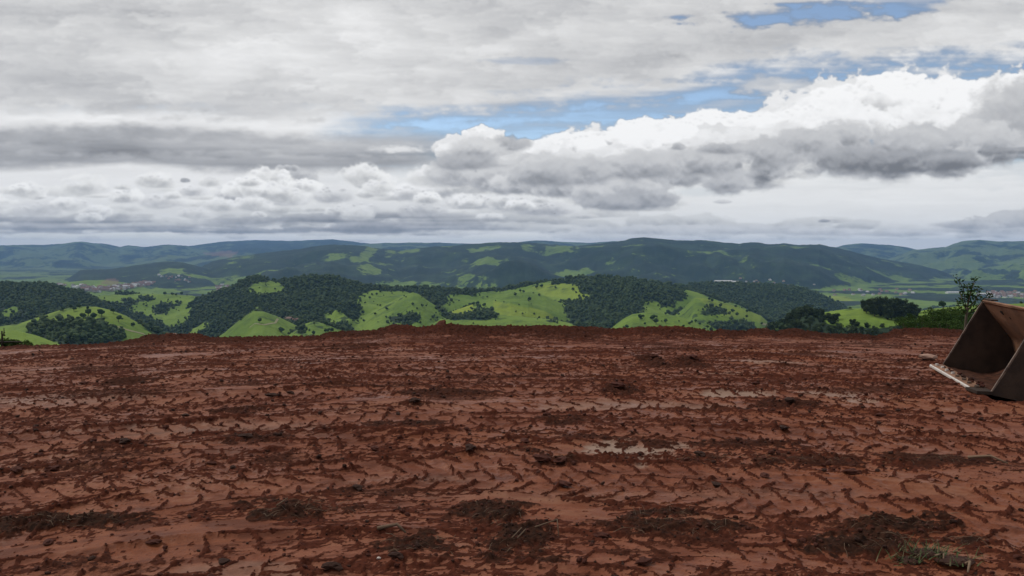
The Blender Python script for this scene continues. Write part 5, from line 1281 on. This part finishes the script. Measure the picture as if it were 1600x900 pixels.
# the jagged lump that stands up from the bank left of centre
def jag_lump():
    y = BERM_Y-.1; prof = [(679, 512), (681, 506), (684, 501), (688, 498.5), (692, 498.5), (695, 497), (696.5, 499), (696, 505), (697.5, 511)]
    P = [(t_of(a, b)*y, z_of(0, b, y)) for a, b in prof]; cx = P[4][0]; cz = P[0][1]
    V = []; n = len(P); r = np.random.RandomState(2)
    for dy, s in ((-.13, .45), (-.07, .85), (0, 1.0), (.07, .9), (.14, .5)):
        for (x, z) in P: V.append(((x-cx)*s+r.uniform(-.008, .008), dy+r.uniform(-.01, .01), (z-cz)*s+r.uniform(-.008, .008)))
    Fc = [(a*n+i, a*n+i+1, (a+1)*n+i+1, (a+1)*n+i) for a in range(4) for i in range(n-1)]+[tuple(range(n-1, -1, -1)), tuple(4*n+i for i in range(n))]
    o = link('earth_lump', bm_mesh('earth_lump', V, Fc, [M_CLOD]), None, (cx, y, cz-.03)); tag(o, 'tall jagged lump of red earth standing up from the bank left of centre', 'earth lump')
jag_lump()
M_STONE = flat_mat('pale_stone', (.42, .27, .21), (.32, .19, .14), 14)
x, y, z = on_ground(1450, 561)
o = link('flat_stone', clod_mesh(981, 2, .2, .30, M_STONE, .02), None, (x, y, z+.03), (0, .06, .2), (.165, .10, .16)); tag(o, 'flat pinkish stone lying on the mud left of the bucket', 'stone')
x, y, z = on_ground(592, 874)
o = link('pebble', clod_mesh(982, 1, .2, .6, flat_mat('pebble_stone', (.62, .55, .50)), .05), None, (x, y, z+.006), (0, 0, 0), (.013, .011, .013)); tag(o, 'tiny white pebble on the pale smear at lower left', 'pebble')
# sticks and roots
M_STICK = flat_mat('dry_stick', (.24, .165, .11), (.15, .095, .06), 20)
M_ROOT = flat_mat('dry_root', (.17, .115, .075), (.09, .055, .035), 20)
def stick(p0, p1, r, label, name='stick', mat=None, lift=.02, cat='stick', group=None, bend=.03):
    a, b = np.array(on_ground(*p0)), np.array(on_ground(*p1)); a[2] += lift; b[2] += lift
    mid = (a+b)/2+np.array([bend, bend*.5, bend]); o0 = a.copy()
    v, f = tube([a-o0, (a*.6+mid*.4)-o0, mid-o0, b-o0], [r, r*.9, r*.8, r*.5], 6)
    tag(link(name, bm_mesh(name, v, f, [mat or M_STICK], True), None, tuple(o0)), label, cat, group)
stick((1512, 719), (1575, 729), .012, 'pale straight stick lying on the mud at right, below the bucket')
stick((1461, 872), (1474, 887), .006, 'pale stick slanting out of the grass tuft at lower right', lift=.012)
stick((1505, 888), (1512, 899), .009, 'short whitish chip right of the grass tuft at the lower edge', lift=.012, cat='wood chip', name='wood_chip')
stick((800, 851), (813, 838), .004, 'thin root standing out of the dark heap, lower centre, left one', 'root', M_ROOT, .03, 'root')
stick((836, 838), (873, 853), .005, 'long thin root bent over the right of the dark heap, lower centre', 'root', M_ROOT, .05, 'root', None, .06)
stick((808, 852), (818, 843), .004, 'thin root standing out of the dark heap, lower centre, right one', 'root', M_ROOT, .03, 'root')
stick((590, 832), (634, 838), .012, 'broken root under the clods at lower centre left', 'root', M_ROOT, .02, 'root')
stick((432, 798), (450, 795), .006, 'pale root end in the dark sod at lower left', 'root', M_ROOT, .03, 'root')
def strands():
    """fine roots and straw in the dark uprooted sods"""
    rng = np.random.RandomState(14); parts = []
    for px, py, w, h, lift in SODS:
        if py < 700: continue
        for q in range(int(w*.35)):
            a, b = rng.uniform(-1, 1)*w*.8, rng.uniform(-1, 1)*h*.8
            X, Y = world_of(px+a, py+b); L = rng.uniform(.03, .11); d = rng.uniform(0, 6.28); e = rng.uniform(-.1, .35)
            z0 = 0; parts.append((X, Y, L, d, e, rng.uniform(.0008, .0018)))
    zz = mud(np.array([p[0] for p in parts]), np.array([p[1] for p in parts]))[0]; V = []; Fc = []; n = 0
    for (X, Y, L, d, e, r), z in zip(parts, zz):
        c = np.array([X, Y, z+.008]); D = np.array([math.cos(d)*math.cos(e), math.sin(d)*math.cos(e), math.sin(e)])
        v, f = tube([c-D*L*.5, c+np.array([0, 0, L*.10]), c+D*L*.5], [r, r, r*.4], 3); V += v; Fc += [tuple(i+n for i in q) for q in f]; n += len(v)
    tag(link('root_litter', bm_mesh('root_litter', V, Fc, [M_ROOT])), 'fine roots and straw caught in the dark uprooted sods', kind='stuff')
strands()
M_BLADE = (lambda m: m.done(m.mix(m.rnd(), m.mix(m.noise(6, 2, .5, m.obj()), (.026, .048, .011), (.062, .085, .024)), (.036, .06, .014)), .7))(Nodes('grass_blade'))
M_DRYB = (lambda m: m.done(m.mix(m.noise(6, 2, .5, m.obj()), (.16, .135, .07), (.08, .07, .035)), .8))(Nodes('dry_blade'))
def blades(n, w, d, seed, mats, lmin=.03, lmax=.10):
    rng = np.random.RandomState(seed); V = []; Fc = []; Mi = []; k = 0
    for q in range(n):
        x, y = rng.normal()*w, rng.normal()*d; a = rng.uniform(0, 6.28); L = rng.uniform(lmin, lmax); tilt = rng.uniform(.4, 1.35)
        D = np.array([math.cos(a), math.sin(a), 0]); S = np.array([-math.sin(a), math.cos(a), 0])*rng.uniform(.0022, .005); p = np.array([x, y, 0]); prev = None
        for t in np.linspace(0, 1, 4):
            c = p+D*L*math.sin(tilt)*t+np.array([0, 0, L*math.cos(tilt)*t+.05*L*math.sin(3.14*t)-.4*L*t*t*math.sin(tilt)*.4]); s = S*(1-.85*t)
            V += [c-s, c+s]
            if t > 0: Fc.append((k-2, k-1, k+1, k)); Mi.append(int(rng.rand() < .15))
            k += 2
    me = bpy.data.meshes.new('blades'); me.from_pydata([tuple(v) for v in V], [], Fc)
    for mm in mats: me.materials.append(mm)
    me.polygons.foreach_set('material_index', Mi); me.update(); return me
def tuft(px, py, n, w, d, label, seed, group=None):
    x, y, z = on_ground(px, py)
    root = link('grass_tuft', None, None, (x, y, z+.005)); tag(root, label, 'grass tuft', group)
    o = link('grass_blades', blades(n, w, d, seed, [M_BLADE, M_DRYB]), root); o['kind'] = 'stuff'
    link('root_ball', mesh_np('root_ball', ICO2[0]*np.array([w*1.3, d*1.5, .018])*(1+.2*perlin(ICO2[0][:, 0]*3, ICO2[0][:, 1]*3+ICO2[0][:, 2]*2, 3))[:, None], ICO2[1], [M_DCLOD]), root)
tuft(1445, 866, 70, .075, .04, 'green tuft of trampled grass at the lower right edge', 51)
tuft(1420, 878, 60, .05, .035, 'small green grass tuft just left of the larger one at lower right', 52)
tuft(1490, 880, 30, .08, .04, 'withered grass strands right of the green tuft at lower right', 53)
# old post and rail at the left end of the bank
def post():
    y = 17.6
    def W(px, py): return np.array([t_of(px, py)*y, y, z_of(0, py, y)])
    b = W(3, 545); root = link('fence_post', None, None, tuple(b)); tag(root, 'rough dark timber post with a rail at the far left of the bank', 'post')
    M_T = flat_mat('dark_timber', (.028, .022, .018), (.05, .04, .032), 12)
    v, f = tube([np.zeros(3), W(3.4, 532)-b, W(3.2, 524)-b, W(2.8, 517)-b], [.024, .022, .018, .015], 7); link('post', bm_mesh('post', v, f, [M_T], True), root)
    v, f = tube([W(-14, 534.6)-b, W(10, 534.4)-b, W(26, 534.0)-b, W(33, 534.6)-b], [.017, .016, .015, .022], 7); link('rail', bm_mesh('rail', v, f, [M_T], True), root)
    v, f = tube([W(3, 525)-b, W(6, 522.5)-b, W(6.4, 517)-b, W(6.1, 512)-b], [.012, .013, .009, .007], 6); link('spike', bm_mesh('spike', v, f, [M_T], True), root)
    for q, s in ((519.6, .018), (523.8, .024)):
        link('knob', mesh_np('knob', ICO1[0]*np.array([s*1.2, s, s]), ICO1[1], [M_T]), root, tuple(W(6.6, q)-b))
post()
def weeds():
    rng = np.random.RandomState(5)
    for i, (px, py, h) in enumerate([(2, 545, .22), (9, 546, .2), (17, 545, .22), (26, 544, .2), (36, 543, .16), (44, 542, .12)]):
        y = 17.8; x = t_of(px, py)*y; z = z_of(0, py, y)
        root = link('weed', None, None, (x, y, z-.02), (0, 0, i), (h, h, h)); tag(root, 'low grey green weed round the foot of the timber post at far left', 'weed', 'weeds at the foot of the post')
        link('foliage', SCRUB[i % 3], root); link('stem', SCRUB_STEM, root)
weeds()
def bird(px, py, y, span, label, rot):
    root = link('bird', None, None, (t_of(px, py)*y, y, z_of(0, py, y)), (0, 0, rot)); tag(root, label, 'bird', None)
    M_B = M_BLOT
    v, f = ICO2; link('body', mesh_np('body', v*np.array([.16, .05, .05])*span, f, [M_B], True), root)
    for s in (-1, 1):
        V = [(.07, s*.03, 0), (-.07, s*.03, 0), (-.06, s*.25, .10), (.05, s*.25, .11), (-.08, s*.5, .04)]; V = [tuple(c*span for c in p) for p in V]; V += [(a, b, c-.012*span) for a, b, c in V]
        link('wing', bm_mesh('wing', V, [(0, 1, 2, 3), (3, 2, 4), (5, 8, 7, 6), (8, 9, 7), (0, 3, 8, 5), (1, 6, 7, 2), (3, 4, 9, 8), (2, 7, 9, 4), (0, 5, 6, 1)], [M_B]), root)
    V = [(-.13, .02, 0), (-.13, -.02, 0), (-.24, -.05, 0), (-.24, .05, 0)]; V = [tuple(c*span for c in p) for p in V]; V += [(a, b, c-.01*span) for a, b, c in V]
    link('tail', bm_mesh('tail', V, [(0, 1, 2, 3), (7, 6, 5, 4), (0, 4, 5, 1), (1, 5, 6, 2), (2, 6, 7, 3), (3, 7, 4, 0)], [M_B]), root)
bird(867, 334, 300, 1.1, 'dark bird gliding against the low clouds at centre', .5)
bird(1231, 190.5, 340, .8, 'small dark bird high in front of the great white cloud', -.3)
# ---------------------------------------------------------------- the air between: one closed box of thin haze
def build_haze():
    x, y0, y1, zb, zt = 16000.0, -15900.0, 16000.0, -217.0, 265.0
    v = [(sx*x, y, z) for z in (zb, zt) for y in (y0, y1) for sx in (-1, 1)]
    f = [(0, 2, 3, 1), (4, 5, 7, 6), (0, 1, 5, 4), (2, 6, 7, 3), (0, 4, 6, 2), (1, 3, 7, 5)]
    me = bpy.data.meshes.new('haze'); me.from_pydata(v, [], f); me.update()
    mt = bpy.data.materials.new('thin_blue_air'); mt.use_nodes = True; nt = mt.node_tree; nt.nodes.clear()
    o = nt.nodes.new('ShaderNodeOutputMaterial'); pv = nt.nodes.new('ShaderNodeVolumePrincipled')
    pv.inputs['Color'].default_value = (0.28, 0.54, 1.0, 1); pv.inputs['Density'].default_value = HAZE; pv.inputs['Anisotropy'].default_value = 0.0
    nt.links.new(pv.outputs[0], o.inputs['Volume']); me.materials.append(mt)
    tag(link('haze', me), kind='stuff')
HAZE = 6.0e-5
build_haze()
print('script %.1fs' % (time.time()-T0), 'objects', len(bpy.data.objects))
